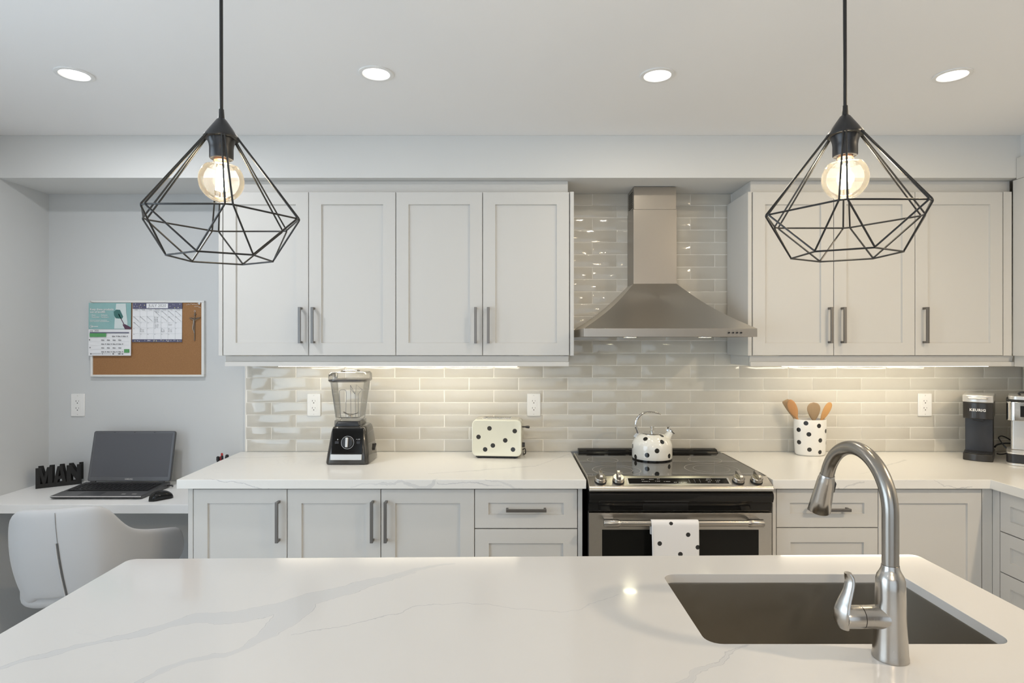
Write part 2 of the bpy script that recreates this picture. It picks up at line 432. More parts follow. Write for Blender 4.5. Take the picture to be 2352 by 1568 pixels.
for row in range(21):
    lo, hi = (-1.364, XR-.002) if row < 8 else (.272, 1.139)
    js = joints(row); zc = CT+PZ*(row+.5)
    for a, b_ in zip(js, js[1:]):
        l, r = max(a, lo), min(b_, hi)
        if r-l < .012: continue
        full = (l == a and r == b_)
        w_ = r-l-TW
        me = random.choice(FULLS) if (full and abs(w_-.2503) < .002) else tile_mesh(w_, TH if row < 20 else PZ-.0065)
        o = add_tile(me, (l+r)/2, zc if row < 20 else zc-.002)
struct('trim_2', MB().box(-1.3690, -1.3655, WY-.003, WY+.0055, CT+.001, 1.414), alum)
# tiles on the right-hand wall beyond the corner
wr = bpy.data.objects['wall_right']
B('grout', MB().box(XR-.004, XR-.0005, 1.2, WY-.004, CT, 1.41), grout, wr)
for row in range(7):
    y = WY-.006; first = True
    while y > 1.4:
        w_ = .127 if (first and row % 2) else .2535; first = False
        me = FULLS[row] if w_ > .2 else tile_mesh(w_-TW, TH)
        o = bpy.data.objects.new('tile', me); C.objects.link(o); o.parent = wr
        o.location = (XR-.0095, y-w_/2, CT+PZ*(row+.5)); o.rotation_euler = (0, 0, -PI/2)
        y -= w_

# ------------------------------------------------------------------ cabinets
def shaker(w, h, t=.02, st=.058, rec=.009, xf=None):
    """door with frame and recessed centre panel: local x 0..w, z 0..h, front at y=0"""
    mb = MB(xf); o = [(0, 0), (w, 0), (w, h), (0, h)]; i1 = [(st, st), (w-st, st), (w-st, h-st), (st, h-st)]
    e = .002; i2 = [(st+e, st+e), (w-st-e, st+e), (w-st-e, h-st-e), (st+e, h-st-e)]
    c = .0012
    R = [[(p[0], t, p[1]) for p in o], [(p[0], c, p[1]) for p in o],
         [(c, 0, c), (w-c, 0, c), (w-c, 0, h-c), (c, 0, h-c)],
         [(p[0], 0, p[1]) for p in i1], [(p[0], .0015, p[1]) for p in i1], [(p[0], rec, p[1]) for p in i2]]
    return mb.rings(R)
def pull_mb(L, vertical, xf=None):
    """square bar pull centred on 0, standing off towards -y"""
    mb = MB(xf); a = .0062
    if vertical:
        mb.box(-a, a, -.034, -.025, -L/2, L/2); mb.box(-a*.8, a*.8, -.027, 0, -L/2, -L/2+.010); mb.box(-a*.8, a*.8, -.027, 0, L/2-.010, L/2)
    else:
        mb.box(-L/2, L/2, -.034, -.025, -a, a); mb.box(-L/2, -L/2+.010, -.027, 0, -a*.8, a*.8); mb.box(L/2-.010, L/2, -.027, 0, -a*.8, a*.8)
    return mb
def T3(x, y, z, rz=0): return Matrix.Translation((x, y, z)) @ Matrix.Rotation(rz, 4, 'Z')
def door(par, x0, x1, y, z0, z1, hx=None, hz=None, L=.17, vertical=True, name='door', rz=0, g=.0015, st=.058):
    if rz == 0: d = B(name, shaker(x1-x0-2*g, z1-z0-2*g, xf=T3(x0+g, y, z0+g), st=st), paint, par)
    else: d = B(name, shaker(x0-x1-2*g, z1-z0-2*g, xf=T3(y, x0-g, z0+g, -PI/2), st=st), paint, par)
    if hx is not None:
        m = T3(hx, y, hz) if rz == 0 else T3(y, hx, hz, -PI/2)
        B('handle', pull_mb(L, vertical, m), pull, d, .0012)
    return d
UY = 2.837; UZ0 = 1.4166; UZ1 = 2.185
def upper(name, label, x0, x1, doors, gl=False, gr=False):
    t = thing(name, label, 'cabinet', ((x0+x1)/2, (UY+WY)/2, UZ0), group='wall cabinets on the back wall')
    gx0 = x0+(.0185 if gl else 0); gx1 = x1-(.0185 if gr else 0)
    B('body', MB().box(gx0+.0005, gx1-.0005, UY+.022, WY-.014, UZ0+.001, UZ1-.002), paint, t)
    if gl: B('end_panel', MB().box(x0, x0+.018, UY, WY-.014, UZ0, UZ1), paint, t, .0008)
    if gr: B('end_panel', MB().box(x1-.018, x1, UY, WY-.014, UZ0, UZ1), paint, t, .0008)
    for (a, b2, hpx) in doors:
        d = door(t, X(a, UY), X(b2, UY), UY, UZ0, UZ1, X(hpx, UY), Z(746.5, UY-.03), .168)
    return t
upper('wall_cabinet', 'pale two-door wall cabinet left of the hood, nearest the desk and cork board', X(502, UY), X(909, UY), [(512, 708.6, 692.5), (708.6, 909, 721.5)], gl=True)
upper('wall_cabinet', 'pale two-door wall cabinet directly left of the range hood niche', X(909, UY), X(1318.2, UY), [(909, 1108.5, 1093), (1108.5, 1308, 1122)], gr=True)
upper('wall_cabinet', 'cream two-door wall cabinet directly right of the range hood', X(1718, UY), X(2102, UY), [(1728.5, 1915, 1903.5), (1915, 2102, 1933)], gl=True)
t = upper('wall_cabinet', 'cream single-door wall cabinet at the right corner with filler strip', X(2102, UY), X(2304, UY), [(2102, 2304, 2121)])
B('filler_strip', MB().box(X(2304, UY)+.003, 2.352, UY+.001, UY+.02, UZ0, UZ1), paint, t, .0005)
# wall cabinet of the right-hand run, facing left
RX = 2.356
t = thing('wall_cabinet', 'tall pale wall cabinet end at the right picture edge, on the right wall', 'cabinet', (RX+.14, 2.3, UZ0), group='wall cabinets on the right wall')
B('body', MB().box(RX+.022, XR-.012, 1.70, 2.815, UZ0+.001, 2.236), paint, t)
B('filler_strip', MB().box(RX, RX+.02, 2.775, 2.8368, UZ0, 2.236), paint, t, .0006)
door(t, 2.772, 2.24, RX, UZ0, 2.236, 2.28, 1.53, .168, rz=1)
door(t, 2.238, 1.70, RX, UZ0, 2.236, 1.75, 1.53, .168, rz=1)
B('top_panel', MB().box(RX, RX+.0205, 1.70, 2.817, 2.2375, 2.337), paint, t, .0006)
# friezes above doors and light rails below (structure)
def rail(x0, x1, n):
    mb = MB(); y = 2.8545
    mb.prism([(y+.004, UZ0-.001), (y+.012, UZ0-.028), (y, UZ0-.030), (y, 1.366), (y+.018, 1.366), (y+.022, UZ0-.001)], 'x', x0, x1)
    struct('trim_%d' % n, mb, paint, .0006)
struct('trim_3', MB().box(X(512, UY), .2735, 2.875, 2.893, UZ1-.001, SOF-.001), paint)
struct('trim_4', MB().box(.255, .2735, 2.894, WY-.014, UZ1+.001, SOF-.001), paint)
struct('trim_5', MB().box(1.141, 2.372, 2.875, 2.893, UZ1-.001, SOF-.001), paint)
struct('trim_6', MB().box(1.141, 1.159, 2.894, WY-.014, UZ1+.001, SOF-.001), paint)
rail(X(516.5, 2.8545), X(1306.5, 2.8545), 7); rail(1.1326, 2.3765, 8)
struct('trim_9', MB().box(1.1326, 1.150, 2.879, WY-.012, 1.368, UZ0-.001), paint)
struct('trim_10', MB().box(X(1306.5, 2.8545)-.018, X(1306.5, 2.8545), 2.879, WY-.012, 1.368, UZ0-.001), paint)
struct('trim_11', MB().box(X(516.5, 2.8545), X(516.5, 2.8545)+.018, 2.879, WY-.012, 1.368, UZ0-.001), paint)
struct('trim_12', MB().box(2.3770, 2.395, 1.7, 2.853, 1.366, UZ0-.001), paint)
# led bars under the wall cabinets
for (x0, x1, lab) in ((-1.105, .033, 'slim warm light bar under the wall cabinets left of the hood'), (1.30, 2.28, 'slim warm light bar under the wall cabinets right of the hood')):
    t = thing('under_cabinet_light', lab, 'light bar', ((x0+x1)/2, 2.90, 1.39), group='under-cabinet light bars')
    B('housing', MB().box(x0-.01, x1+.01, 2.880, 2.915, 1.3825, UZ0), silver, t, .001)
    B('lens', MB().prism([(2.882, 1.382), (2.886, 1.3638), (2.899, 1.3638), (2.913, 1.382)], 'x', x0, x1), led, t)

BY = 2.513; BZ1 = .8755; TOE = .10
def base_unit(label, x0, x1, fronts, extra=(), loc=None, body_y1=WY-.012):
    t = thing('base_cabinet', label, 'cabinet', ((x0+x1)/2, (BY+WY)/2, 0), group='base cabinets')
    B('body', MB().box(x0+.0005, x1-.0005, BY+.022, body_y1, TOE, BZ1-.001), paint, t)
    B('toe_kick', MB().box(x0+.0005, x1-.0005, BY+.07, BY+.085, 0, TOE), paint, t)
    for f in fronts: f(t)
    return t
def bdoor(a, b2, h=None):
    return lambda t: door(t, X(a, BY), X(b2, BY), BY, TOE+.005, .8705, X(h, BY) if h else None, Z(1200, BY-.03), .168)
def bdrawer(a, b2, z0, z1, hz=True, st=.058):
    return lambda t: door(t, X(a, BY), X(b2, BY), BY, z0, z1, (X(a, BY)+X(b2, BY))/2 if hz else None, (z0+z1)/2, .166, False, 'drawer', st=st)
def endp(a, b2):
    return lambda t: B('end_panel', MB().box(X(a, BY), X(b2, BY), BY, WY-.012, 0, BZ1), paint, t, .0008)
zd1, zd2 = Z(1213.5, BY), Z(1215-.5, BY)
base_unit('white one-door base cabinet beside the desk knee space', X(443.5, BY), X(659.5, BY), [bdoor(443.5, 659.5, 641.5), endp(432, 443)])
base_unit('white two-door base cabinet in the middle of the left run', X(659.5, BY), X(1090, BY), [bdoor(659.5, 874.7, 857), bdoor(874.7, 1090, 888)])
base_unit('white drawer base cabinet against the left side of the range', X(1090, BY), X(1326.5, BY), [bdrawer(1090, 1326.5, zd1, .8705, st=.056), bdrawer(1090, 1326.5, .405, zd2), bdrawer(1090, 1326.5, TOE+.005, .403), endp(1327.5, 1337.5)])
zd3 = Z(1211.5, BY)
base_unit('cream drawer base cabinet against the right side of the range, behind the tap', X(1783, BY), X(2017, BY), [bdrawer(1783, 2017, zd3, .8705, st=.056), bdrawer(1783, 2017, .405, zd3-.001), bdrawer(1783, 2017, TOE+.005, .403), endp(1774.5, 1782.3)])
t = base_unit('cream corner base cabinet with one wide door without handle', X(2017, BY), X(2255.5, BY), [bdoor(2017, 2255.5)], )
B('filler_strip', MB().box(X(2255.5, BY)+.002, 2.0027, BY+.001, BY+.02, TOE, .8725), paint, t, .0005)
# right-hand run, facing left
t = thing('base_cabinet', 'white three-drawer base cabinet facing left at the right picture edge', 'cabinet', (2.3, 2.0, 0), group='base cabinets')
B('body', MB().box(2.025, XR-.012, 1.40, 2.505, TOE, BZ1-.001), paint, t)
B('toe_kick', MB().box(2.07, 2.085, 1.40, 2.505, 0, TOE), paint, t)
B('filler_strip', MB().box(2.003, 2.022, 2.478, 2.5135, TOE, .8725), paint, t, .0005)
for z0, z1 in ((.708, .8725), (.5425, .707), (TOE+.005, .5415)):
    door(t, 2.476, 1.94, 2.003, z0, z1, 2.208, (z0+z1)/2, .166, False, 'drawer', rz=1, st=.05)
for z0, z1 in ((.708, .8725), (.5425, .707), (TOE+.005, .5415)):
    door(t, 1.938, 1.40, 2.003, z0, z1, 1.67, (z0+z1)/2, .166, False, 'drawer', rz=1, st=.05)

# ------------------------------------------------------------------ countertops
q_wall = quartz('quartz_perimeter', [(-.66, 2.455, .0005, -.45, 2.478, .003), (-.45, 2.478, .003, -.34, 2.450, .009), (-.34, 2.45, .007, -.30, 2.50, .004), (-.30, 2.475, .0015, -.02, 2.462, .0005), (-.10, 2.49, .001, .08, 2.455, .006), (-1.26, 2.485, .0005, -.98, 2.458, .001), (1.30, 2.455, .0005, 1.45, 2.478, .002), (1.62, 2.48, .0005, 1.9, 2.46, .001), (-1.4, 2.95, .004, -.9, 3.02, .002), (-.35, 2.6, .004, .1, 2.75, .01), (.1, 2.75, .003, .3, 3.05, .004), (1.5, 2.6, .002, 1.9, 2.9, .006)], base=(.80, .79, .76), rough=.22, coat=0)
zb = .877
mb = MB().prism([(-1.372, 2.487), (.3125, 2.487), (.3125, WY-.0035), (-1.392, WY-.0035)], 'z', zb, CT)
tag(B('countertop', mb, q_wall, None, .002), 'white veined quartz worktop left of the range, under blender and toaster', 'countertop')
mb = MB().prism([(1.0795, 2.487), (1.975, 2.487), (1.975, 1.35), (XR-.0105, 1.35), (XR-.0105, WY-.0035), (1.0795, WY-.0035)], 'z', zb, CT)
tag(B('countertop', mb, q_wall, None, .002), 'white quartz L-shaped worktop right of the range, under the utensil crock', 'countertop')

# island
def U(px, py): y = (CAMZ-CT)*F/(py-HY); return (X(px, y), y)
IL, IR = (-.9935, 1.580), (1.082, 1.614)
NY = .70
veins = []
def vein(pts):
    q = [(*U(px, py), w_) for px, py, w_ in pts]
    for a, b2 in zip(q, q[1:]): veins.append((a[0], a[1], a[2], b2[0], b2[1], b2[2]))
vein([(-60, 1552, .005), (60, 1518, .008), (180, 1490, .008), (300, 1462, .009), (385, 1436, .012), (440, 1421, .022), (560, 1414, .027), (640, 1400, .030), (720, 1374, .034), (800, 1352, .026), (880, 1330, .014), (960, 1310, .010), (1040, 1294, .004)])
vein([(290, 1585, .006), (360, 1545, .007), (430, 1516, .009), (520, 1500, .008), (570, 1480, .009), (612, 1455, .016), (640, 1432, .028), (680, 1400, .036)])
vein([(655, 1462, .0004), (780, 1440, .0004), (960, 1392, .0004), (1070, 1385, .0004), (1180, 1405, .0004), (1320, 1398, .0004), (1420, 1362, .0004)])
vein([(1540, 1600, .010), (1600, 1535, .006), (1660, 1500, .003), (1720, 1478, .0005)])
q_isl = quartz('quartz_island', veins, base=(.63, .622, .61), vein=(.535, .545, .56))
HX0, HX1, HY0, HY1 = .370, .948, 1.135, 1.476
isl = thing('kitchen_island', 'large island with white quartz top, grey marbling and sink cutout, in the foreground', 'island', (.04, 1.15, 0))
bm = bmesh.new()
def arc(c, r, a0, a1, n=6): return [(c[0]+r*math.cos(math.radians(a0+(a1-a0)*i/n)), c[1]+r*math.sin(math.radians(a0+(a1-a0)*i/n))) for i in range(n+1)]
outer = [( -.985, NY), (1.09, NY)] + arc((IR[0]-.022, IR[1]-.022), .022, 0, 90) + arc((IL[0]+.022, IL[1]-.022), .022, 90, 180)
hr = .03
inner = arc((HX1-hr, HY1-hr), hr, 0, 90)+arc((HX0+hr, HY1-hr), hr, 90, 180)+arc((HX0+hr, HY0+hr), hr, 180, 270)+arc((HX1-hr, HY0+hr), hr, 270, 360)
IT = .021
def fill2(zv):
    vo = [bm.verts.new((x, y, zv)) for x, y in outer]; vi = [bm.verts.new((x, y, zv)) for x, y in inner]
    eo = [bm.edges.new((vo[i], vo[(i+1) % len(vo)])) for i in range(len(vo))]; ei = [bm.edges.new((vi[i], vi[(i+1) % len(vi)])) for i in range(len(vi))]
    bmesh.ops.triangle_fill(bm, use_beauty=True, use_dissolve=False, edges=eo+ei)
    return vo, vi
to, ti = fill2(CT); bo, bi = fill2(CT-IT)
for a, b2 in ((to, bo), (ti, bi)):
    for i in range(len(a)): bm.faces.new((a[i], a[(i+1) % len(a)], b2[(i+1) % len(a)], b2[i]))
mb = MB(); mb.bm.free(); mb.bm = bm
B('top', mb, q_isl, isl, .0025, angle=30)
base = MB()
ih = CT-IT-.0008
base.prism([(-.70, NY+.27), (1.06, NY+.27), (1.06, 1.125), (-.70, 1.125)], 'z', TOE, ih)
base.prism([(-.70, 1.125), (.355, 1.125), (.355, 1.545), (-.70, 1.540)], 'z', TOE, ih)
base.prism([(.963, 1.125), (1.06, 1.125), (1.06, 1.565), (.963, 1.56)], 'z', TOE, ih)
base.prism([(.355, 1.487), (.963, 1.487), (.963, 1.56), (.355, 1.55)], 'z', TOE, ih)
base.box(.355, .963, 1.125, 1.487, TOE, .45)
B('body', base, paint, isl)
B('toe_kick', MB().box(-.66, 1.02, NY+.31, 1.50, 0, TOE), paint, isl)
for a, b2 in ((-.70, -.26), (-.26, .18), (.18, .62), (.62, 1.06)):
    d = B('door', shaker(b2-a-.004, .77, xf=T3(a+.002, NY+.2495, TOE+.005)), paint, isl)

# sink
snk = thing('sink', 'undermount brushed steel sink basin in the island top', 'sink', ((HX0+HX1)/2, 1.3, .68))
mb = MB(); R = []
def sring(g, z, r): return [(x, y, z) for x, y in rrect(HX1-HX0+2*g, HY1-HY0+2*g, r, 6, (HX0+HX1)/2, (HY0+HY1)/2)]
ZT = CT-IT-.0005
R = [sring(.012, ZT, .03), sring(.002, ZT, .026), sring(.001, ZT-.004, .026), sring(0, .71, .026), sring(-.008, .695, .03), sring(-.03, .690, .035), sring(-.03, .687, .035), sring(-.004, .690, .03), sring(.004, .71, .03), sring(.005, ZT-.004, .03), sring(.012, ZT-.0035, .03)]
V = MB(); V.rings(R, closed=True, caps=False)
# basin bottom
bt = sring(-.03, .690, .035); V.bm.faces.new([V.bm.verts.new(p) for p in bt])
bt = sring(-.03, .687, .035); V.bm.faces.new([V.bm.verts.new(p) for p in bt])
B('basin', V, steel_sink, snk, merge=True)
mb = MB().lathe([(.001, .694), (.035, .694), (.045, .696), (.050, .6925), (.050, .6905)], (.66, 1.33, 0), 28)
B('drain', mb, chrome, snk)

# ------------------------------------------------------------------ tap
FX, FY = .6815, 1.085
tap = thing('kitchen_tap', 'brushed nickel pull-down tap with high arched spout beside the sink', 'tap', (FX, FY, CT))
prof = [(.0295, CT+.0005), (.0295, CT+.004), (.0285, CT+.010), (.0265, CT+.05), (.0250, CT+.09), (.0240, CT+.125), (.0236, CT+.140), (.0215, CT+.148), (.0175, CT+.155), (.0150, CT+.161), (.0145, CT+.1665), (.0135, CT+.1668)]
B('body', MB().lathe(prof, (FX, FY, 0), 40), nickel, tap, angle=30)
al = math.radians(3); RA = .100; zc = 1.173; dirv = Vector((-math.sin(al), math.cos(al), 0))
pts = [Vector((FX, FY, CT+.167)), Vector((FX, FY, CT+.21)), Vector((FX, FY, zc-.01))]
for i in range(0, 33):
    a = math.radians(160*i/32); pts.append(Vector((FX, FY, zc+RA*math.sin(a)))+dirv*RA*(1-math.cos(a)))
tg = dirv*math.sin(math.radians(160))+Vector((0, 0, math.cos(math.radians(160))))
e = pts[-1]
pts.append(e+tg*.006)
B('spout', MB().tube(pts, .0136, 28, up=(1, 0, 0)), nickel_d, tap)
e2 = e+tg*.0065
hp = [e2, e2+tg*.002, e2+tg*.006, e2+tg*.012, e2+tg*.018, e2+tg*.06, e2+tg*.088, e2+tg*.0895]
sh = B('spray_head', MB().tube(hp, [.0140, .0150, .0152, .0168, .0172, .0205, .0225, .0215], 32, up=(1, 0, 0)), nickel, tap, label='tapered spray head of the tap')
side = Vector((1, 0, 0)); bpt = e2+tg*.032+side*.0178
B('button', MB().tube([bpt-tg*.014, bpt-tg*.010, bpt+tg*.010, bpt+tg*.014], [.003, .0055, .0055, .003], 10), blackp, sh)
zh = .9885
B('valve_stub', MB().lathe([(.0232, -.012), (.0205, -.024), (.0196, -.034), (.0194, -.052)], (FX, FY, zh), 32, 'x'), nickel, tap)
B('valve_cap', MB().lathe([(.0188, -.0525), (.0196, -.0535), (.0196, -.078), (.0175, -.083), (.006, -.085)], (FX, FY, zh), 32, 'x'), nickel, tap)
lev = [(-.0840, -.002, -.020, .012), (-.0885, -.002, -.006, .019), (-.0880, -.002, .012, .0190), (-.0825, 0, .028, .0165), (-.0755, .001, .045, .0135), (-.0715, .002, .060, .0125), (-.0720, .003, .070, .0120), (-.0745, .003, .0775, .0085)]
ctrl = [Vector((FX+a, FY+b2, zh+c)) for a, b2, c, w_ in lev]; sp = spline(ctrl, 5)
wv = [l[3] for l in lev]; ws = []
for i in range(len(sp)):
    u = i/5; j = min(int(u), len(wv)-2); ws.append(wv[j]+(wv[j+1]-wv[j])*(u-j))
mb = MB(); R = []
for i, p in enumerate(sp):
    tt = (sp[min(i+1, len(sp)-1)]-sp[max(i-1, 0)]).normalized(); nn = Vector((0, 1, 0)); th = tt.cross(nn).normalized()
    cyaw = Vector((.45, -.89, 0)).normalized(); th = tt.cross(cyaw).normalized(); 
    R.append([p+cyaw*math.cos(2*PI*j/16)*ws[i]*.80+th*math.sin(2*PI*j/16)*.0042 for j in range(16)])
mb.rings(R); B('lever', mb, nickel, tap)

# ------------------------------------------------------------------ pendants
def pendant(x0, y0, label, rz=0, tzq=0):
    t = thing('pendant_light', label, 'pendant lamp', (x0, y0, CEIL), group='black wire pendant lamps over the island')
    B('ceiling_rose', MB().lathe([(.05, CEIL-.0005), (.05, CEIL-.022), (.045, CEIL-.026), (.006, CEIL-.030)], (x0, y0, 0), 32), blackm, t)
    B('cord', MB().tube([(x0, y0, CEIL-.028), (x0-.0006, y0, 2.2), (x0, y0, 1.978)], .0037, 10), blackm, t)
    B('strain_relief', MB().lathe([(.0046, 1.979), (.0052, 1.978), (.0062, 1.962), (.0066, 1.958)], (x0, y0, 0), 20), blackm, t)
    B('cap', MB().lathe([(.0070, 1.9585), (.0100, 1.956), (.0345, 1.921), (.0350, 1.918), (.0335, 1.9165), (.008, 1.9165)], (x0, y0, 0), 36), blackp, t)
    B('socket', MB().lathe([(.0275, 1.9160), (.0270, 1.909), (.0248, 1.902), (.0240, 1.895), (.0240, 1.874), (.0225, 1.872), (.0205, 1.872), (.0205, 1.8735), (.0185, 1.8735)], (x0, y0, 0), 36), blackp, t)
    zq, zt, zbm = 1.744+tzq, 1.9195, 1.661+tzq; Rq, Rt, Rb = .1655, .0350, .104
    cage = B('cage', MB().lathe([(.0345, 1.9145), (.0362, 1.9155), (.0362, 1.9185), (.0345, 1.919)], (x0, y0, 0), 36), blackm, t)
    def pt(a, r, z): a = math.radians(a)+rz; return Vector((x0+r*math.cos(a), y0+r*math.sin(a), z))
    wr_ = .0019; da = 2.4
    loops = []
    for k in range(6):
        a0 = k*60; a1 = a0+60
        pts_ = [pt(a0+30-26, Rt, zt-.003), pt(a0+da, Rq, zq), pt(a0+30, Rb, zbm-.0002), pt(a1-da, Rq, zq), pt(a1-30+26, Rt, zt-.003)]
        # round the wire bends
        path = [pts_[0]]
        for i in (1, 2, 3):
            p = pts_[i]; d0 = (pts_[i-1]-p).normalized(); d1 = (pts_[i+1]-p).normalized()
            for s_ in (0, .25, .5, .75, 1):
                path.append((p+d0*.0045)*(1-s_)**2+p*2*s_*(1-s_)+(p+d1*.0045)*s_**2)
        path.append(pts_[4])
        B('wire', MB().tube(path, wr_, 8), blackm, cage)
    eq = []
    for k in range(6):
        for s_ in (-da, da): eq.append(pt(k*60+s_, Rq-.0025, zq))
    B('wire', MB().tube(eq, wr_, 8, closed=True), blackm, cage)
    B('wire', MB().tube([pt(k*60+30, Rb, zbm-.0012) for k in range(6)], wr_, 8, closed=True), blackm, cage)
    b_ = B('bulb', MB().lathe([(.0150, 1.8735), (.0158, 1.868), (.0180, 1.862), (.0270, 1.8555)]+[(.0455*math.sin(math.radians(a)), 1.826+.0455*math.cos(math.radians(a))) for a in range(48, 181, 12)], (x0, y0, 0), 36, caps=False), bulbglass, t, label='clear globe bulb, lit')
    B('bulb_cap', MB().lathe([(.0140, 1.8735), (.0145, 1.869), (.004, 1.866), (.0035, 1.858)], (x0, y0, 0), 20), P('copper', (.5, .22, .12), .3, .8), b_)
    B('stem', MB().cyl((x0, y0, 1.866), (x0, y0, 1.852), .005, .003, 12), bulbglass, b_)
    for k in range(4):
        a = k*PI/2+.5
        B('filament', MB().cyl((x0+.006*math.cos(a), y0+.006*math.sin(a), 1.853), (x0+.0085*math.cos(a), y0+.0085*math.sin(a), 1.805), .0038, None, 8), filam, b_)
    return t
pendant(-.6185, 1.296, 'black wire cage pendant lamp hanging at left over the island')
pendant(.706, 1.276, 'black wire cage pendant lamp hanging at right, above the sink and tap', 0, .004)

# ------------------------------------------------------------------ recessed lights
labs = ['recessed round ceiling light farthest left, above the desk corner', 'recessed round ceiling light above the wall cabinets, second from left', 'recessed round ceiling light nearest above the range hood', 'recessed round ceiling light farthest right, right of the right pendant cord']
for (x, y), lb in zip(POTS, labs):
    t = thing('recessed_light', lb, 'ceiling light', (x, y, CEIL), group='recessed ceiling lights')
    B('trim_ring', MB().rings([[(x+r*math.cos(2*PI*i/40), y+r*math.sin(2*PI*i/40), z) for i in range(40)] for r, z in ((.062, CEIL-.0003), (.062, CEIL-.004), (.058, CEIL-.0055), (.049, CEIL-.005), (.0455, CEIL-.001))], caps=False), whitep, t)
    B('lens', MB().lathe([(.001, CEIL-.0006), (.0445, CEIL-.0006), (.0445, CEIL-.0022), (.001, CEIL-.0022)], (x, y, 0), 40), potlens, t)

# ------------------------------------------------------------------ outlets
def outlet(x, y, z, label, gx=0):
    t = thing('wall_outlet', label, 'outlet', (x, y, z), group='white wall outlets')
    mb = MB(); mb.rings([[(x+p[0], yy, z+p[1]) for p in rrect(w_, h_, .003, 3)] for yy, w_, h_ in ((y, .070, .1165), (y-.003, .070, .1165), (y-.0055, .066, .1125))])
    B('cover_plate', mb, whitep, t)
    ins = B('receptacle', MB().box(x-.0165, x+.0165, y-.0068, y-.0052, z-.0335, z+.0335), whitep, t, .0006)
    mb = MB()
    for dz in (.018, -.018):
        mb.box(x-.0075, x-.0060, y-.0072, y-.0066, z+dz-.001, z+dz+.007); mb.box(x-.0100, x-.0075, y-.0072, y-.0066, z+dz+.0022, z+dz+.0036)
        mb.box(x+.0060, x+.0073, y-.0072, y-.0066, z+dz-.0005, z+dz+.0065)
        mb.cyl((x, y-.0066, z+dz-.0075), (x, y-.0072, z+dz-.0075), .0026, None, 12)
    B('socket_slots', mb, rubber, ins)
    mb = MB()
    for dz in (.048, -.048): mb.cyl((x, y-.005, z+dz), (x, y-.0063, z+dz), .0025, None, 12)
    B('screws', mb, silver, t)
ty = WY-.0035
outlet(X(722, WY), ty, 1.157, 'white double wall outlet on tiles just left of the blender')
outlet(X(1226, WY), ty, 1.157, 'white double wall outlet on tiles just right of the toaster')
outlet(X(2122.5, WY), ty, 1.157, 'white double wall outlet on tiles between utensil crock and coffee maker')
outlet(X(178, WY), WY+.0055, 1.155, 'white wall outlet on the grey painted wall above the black letters')

# ------------------------------------------------------------------ range hood
hd = thing('range_hood', 'stainless steel chimney range hood with sloping canopy over the range', 'range hood', (.707, 2.9, 1.503))
HF = 2.658; hx0, hx1 = X(1341, HF), X(1739.5, HF); hb = WY-.004
cx0, cx1 = .6045, .816; CFY = 2.968
z0, z1, z2 = 1.5035, 1.5405, 1.765
lip = MB(); lip.box(hx0, hx1, HF, HF+.004, z0, z1); lip.box(hx0, hx0+.003, HF+.004, hb, z0, z1); lip.box(hx1-.003, hx1, HF+.004, hb, z0, z1); lip.box(hx0+.003, hx1-.003, HF+.004, hb, z0+.002, z0+.005)
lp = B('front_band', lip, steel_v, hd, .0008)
R = []
for i in range(13):
    s_ = i/12; e_ = s_**1.0; z = z1+.0003+(z2-z1)*(s_); k = s_ + .10*math.sin(PI*s_)*(1-s_*.4)
    k = min(k, 1)
    R.append([(hx0+.002+(cx0-hx0-.002)*k, HF+.002+(CFY-HF-.002)*k, z), (hx1-.002+(cx1-hx1+.002)*k, HF+.002+(CFY-HF-.002)*k, z), (hx1-.002+(cx1-hx1+.002)*k, hb, z), (hx0+.002+(cx0-hx0-.002)*k, hb, z)])
B('canopy', MB().rings(R), steel('hood_steel_brightened', (.62, .58, .52), .33, (1, 40, 60)), hd, angle=30)  # same metal as the chimney, colour lightened to stand for brighter reflections
zj = 2.1306
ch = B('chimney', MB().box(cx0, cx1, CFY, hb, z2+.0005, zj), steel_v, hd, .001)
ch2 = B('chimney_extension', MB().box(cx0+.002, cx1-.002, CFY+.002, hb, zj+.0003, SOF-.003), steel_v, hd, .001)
mb = MB()
for i in range(9): mb.box(cx0+.0012, cx0+.0022, 3.0, 3.09, zj+.018+i*.009, zj+.0225+i*.009)
B('vent_slots', mb, rubber, ch2)
for px in (1674, 1683.2, 1692.6, 1701.8):
    x = X(px, HF); z = Z(763.8, HF)
    k_ = B('knob', MB().cyl((x, HF+.001, z), (x, HF-.0065, z), .0042, .0038, 16), blackp, lp)
mb = MB()
for px in (1674, 1683.2, 1692.6, 1701.8):
    x = X(px, HF); z = Z(763.8, HF); mb.box(x-.004, x+.004, HF-.0004, HF+.001, z+.0085, z+.0095); mb.box(x-.001, x+.002, HF-.0004, HF+.001, z-.011, z-.009)
B('printed_marks', mb, greyprint, lp)
for px in (1447, 1619):
    x = X(px, 2.80); 
    l_ = B('lamp', MB().lathe([(.001, z0-.0008), (.030, z0-.0012), (.030, z0-.0005), (.001, z0+.001)], (x, 2.80, 0), 28), hoodlens, hd)
    B('lamp_ring', MB().rings([[(x+r*math.cos(2*PI*i/32), 2.80+r*math.sin(2*PI*i/32), z) for i in range(32)] for r, z in ((.031, z0+.0018), (.031, z0-.0018), (.036, z0-.0012), (.036, z0+.0018))], closed=True, caps=False), chrome, hd)

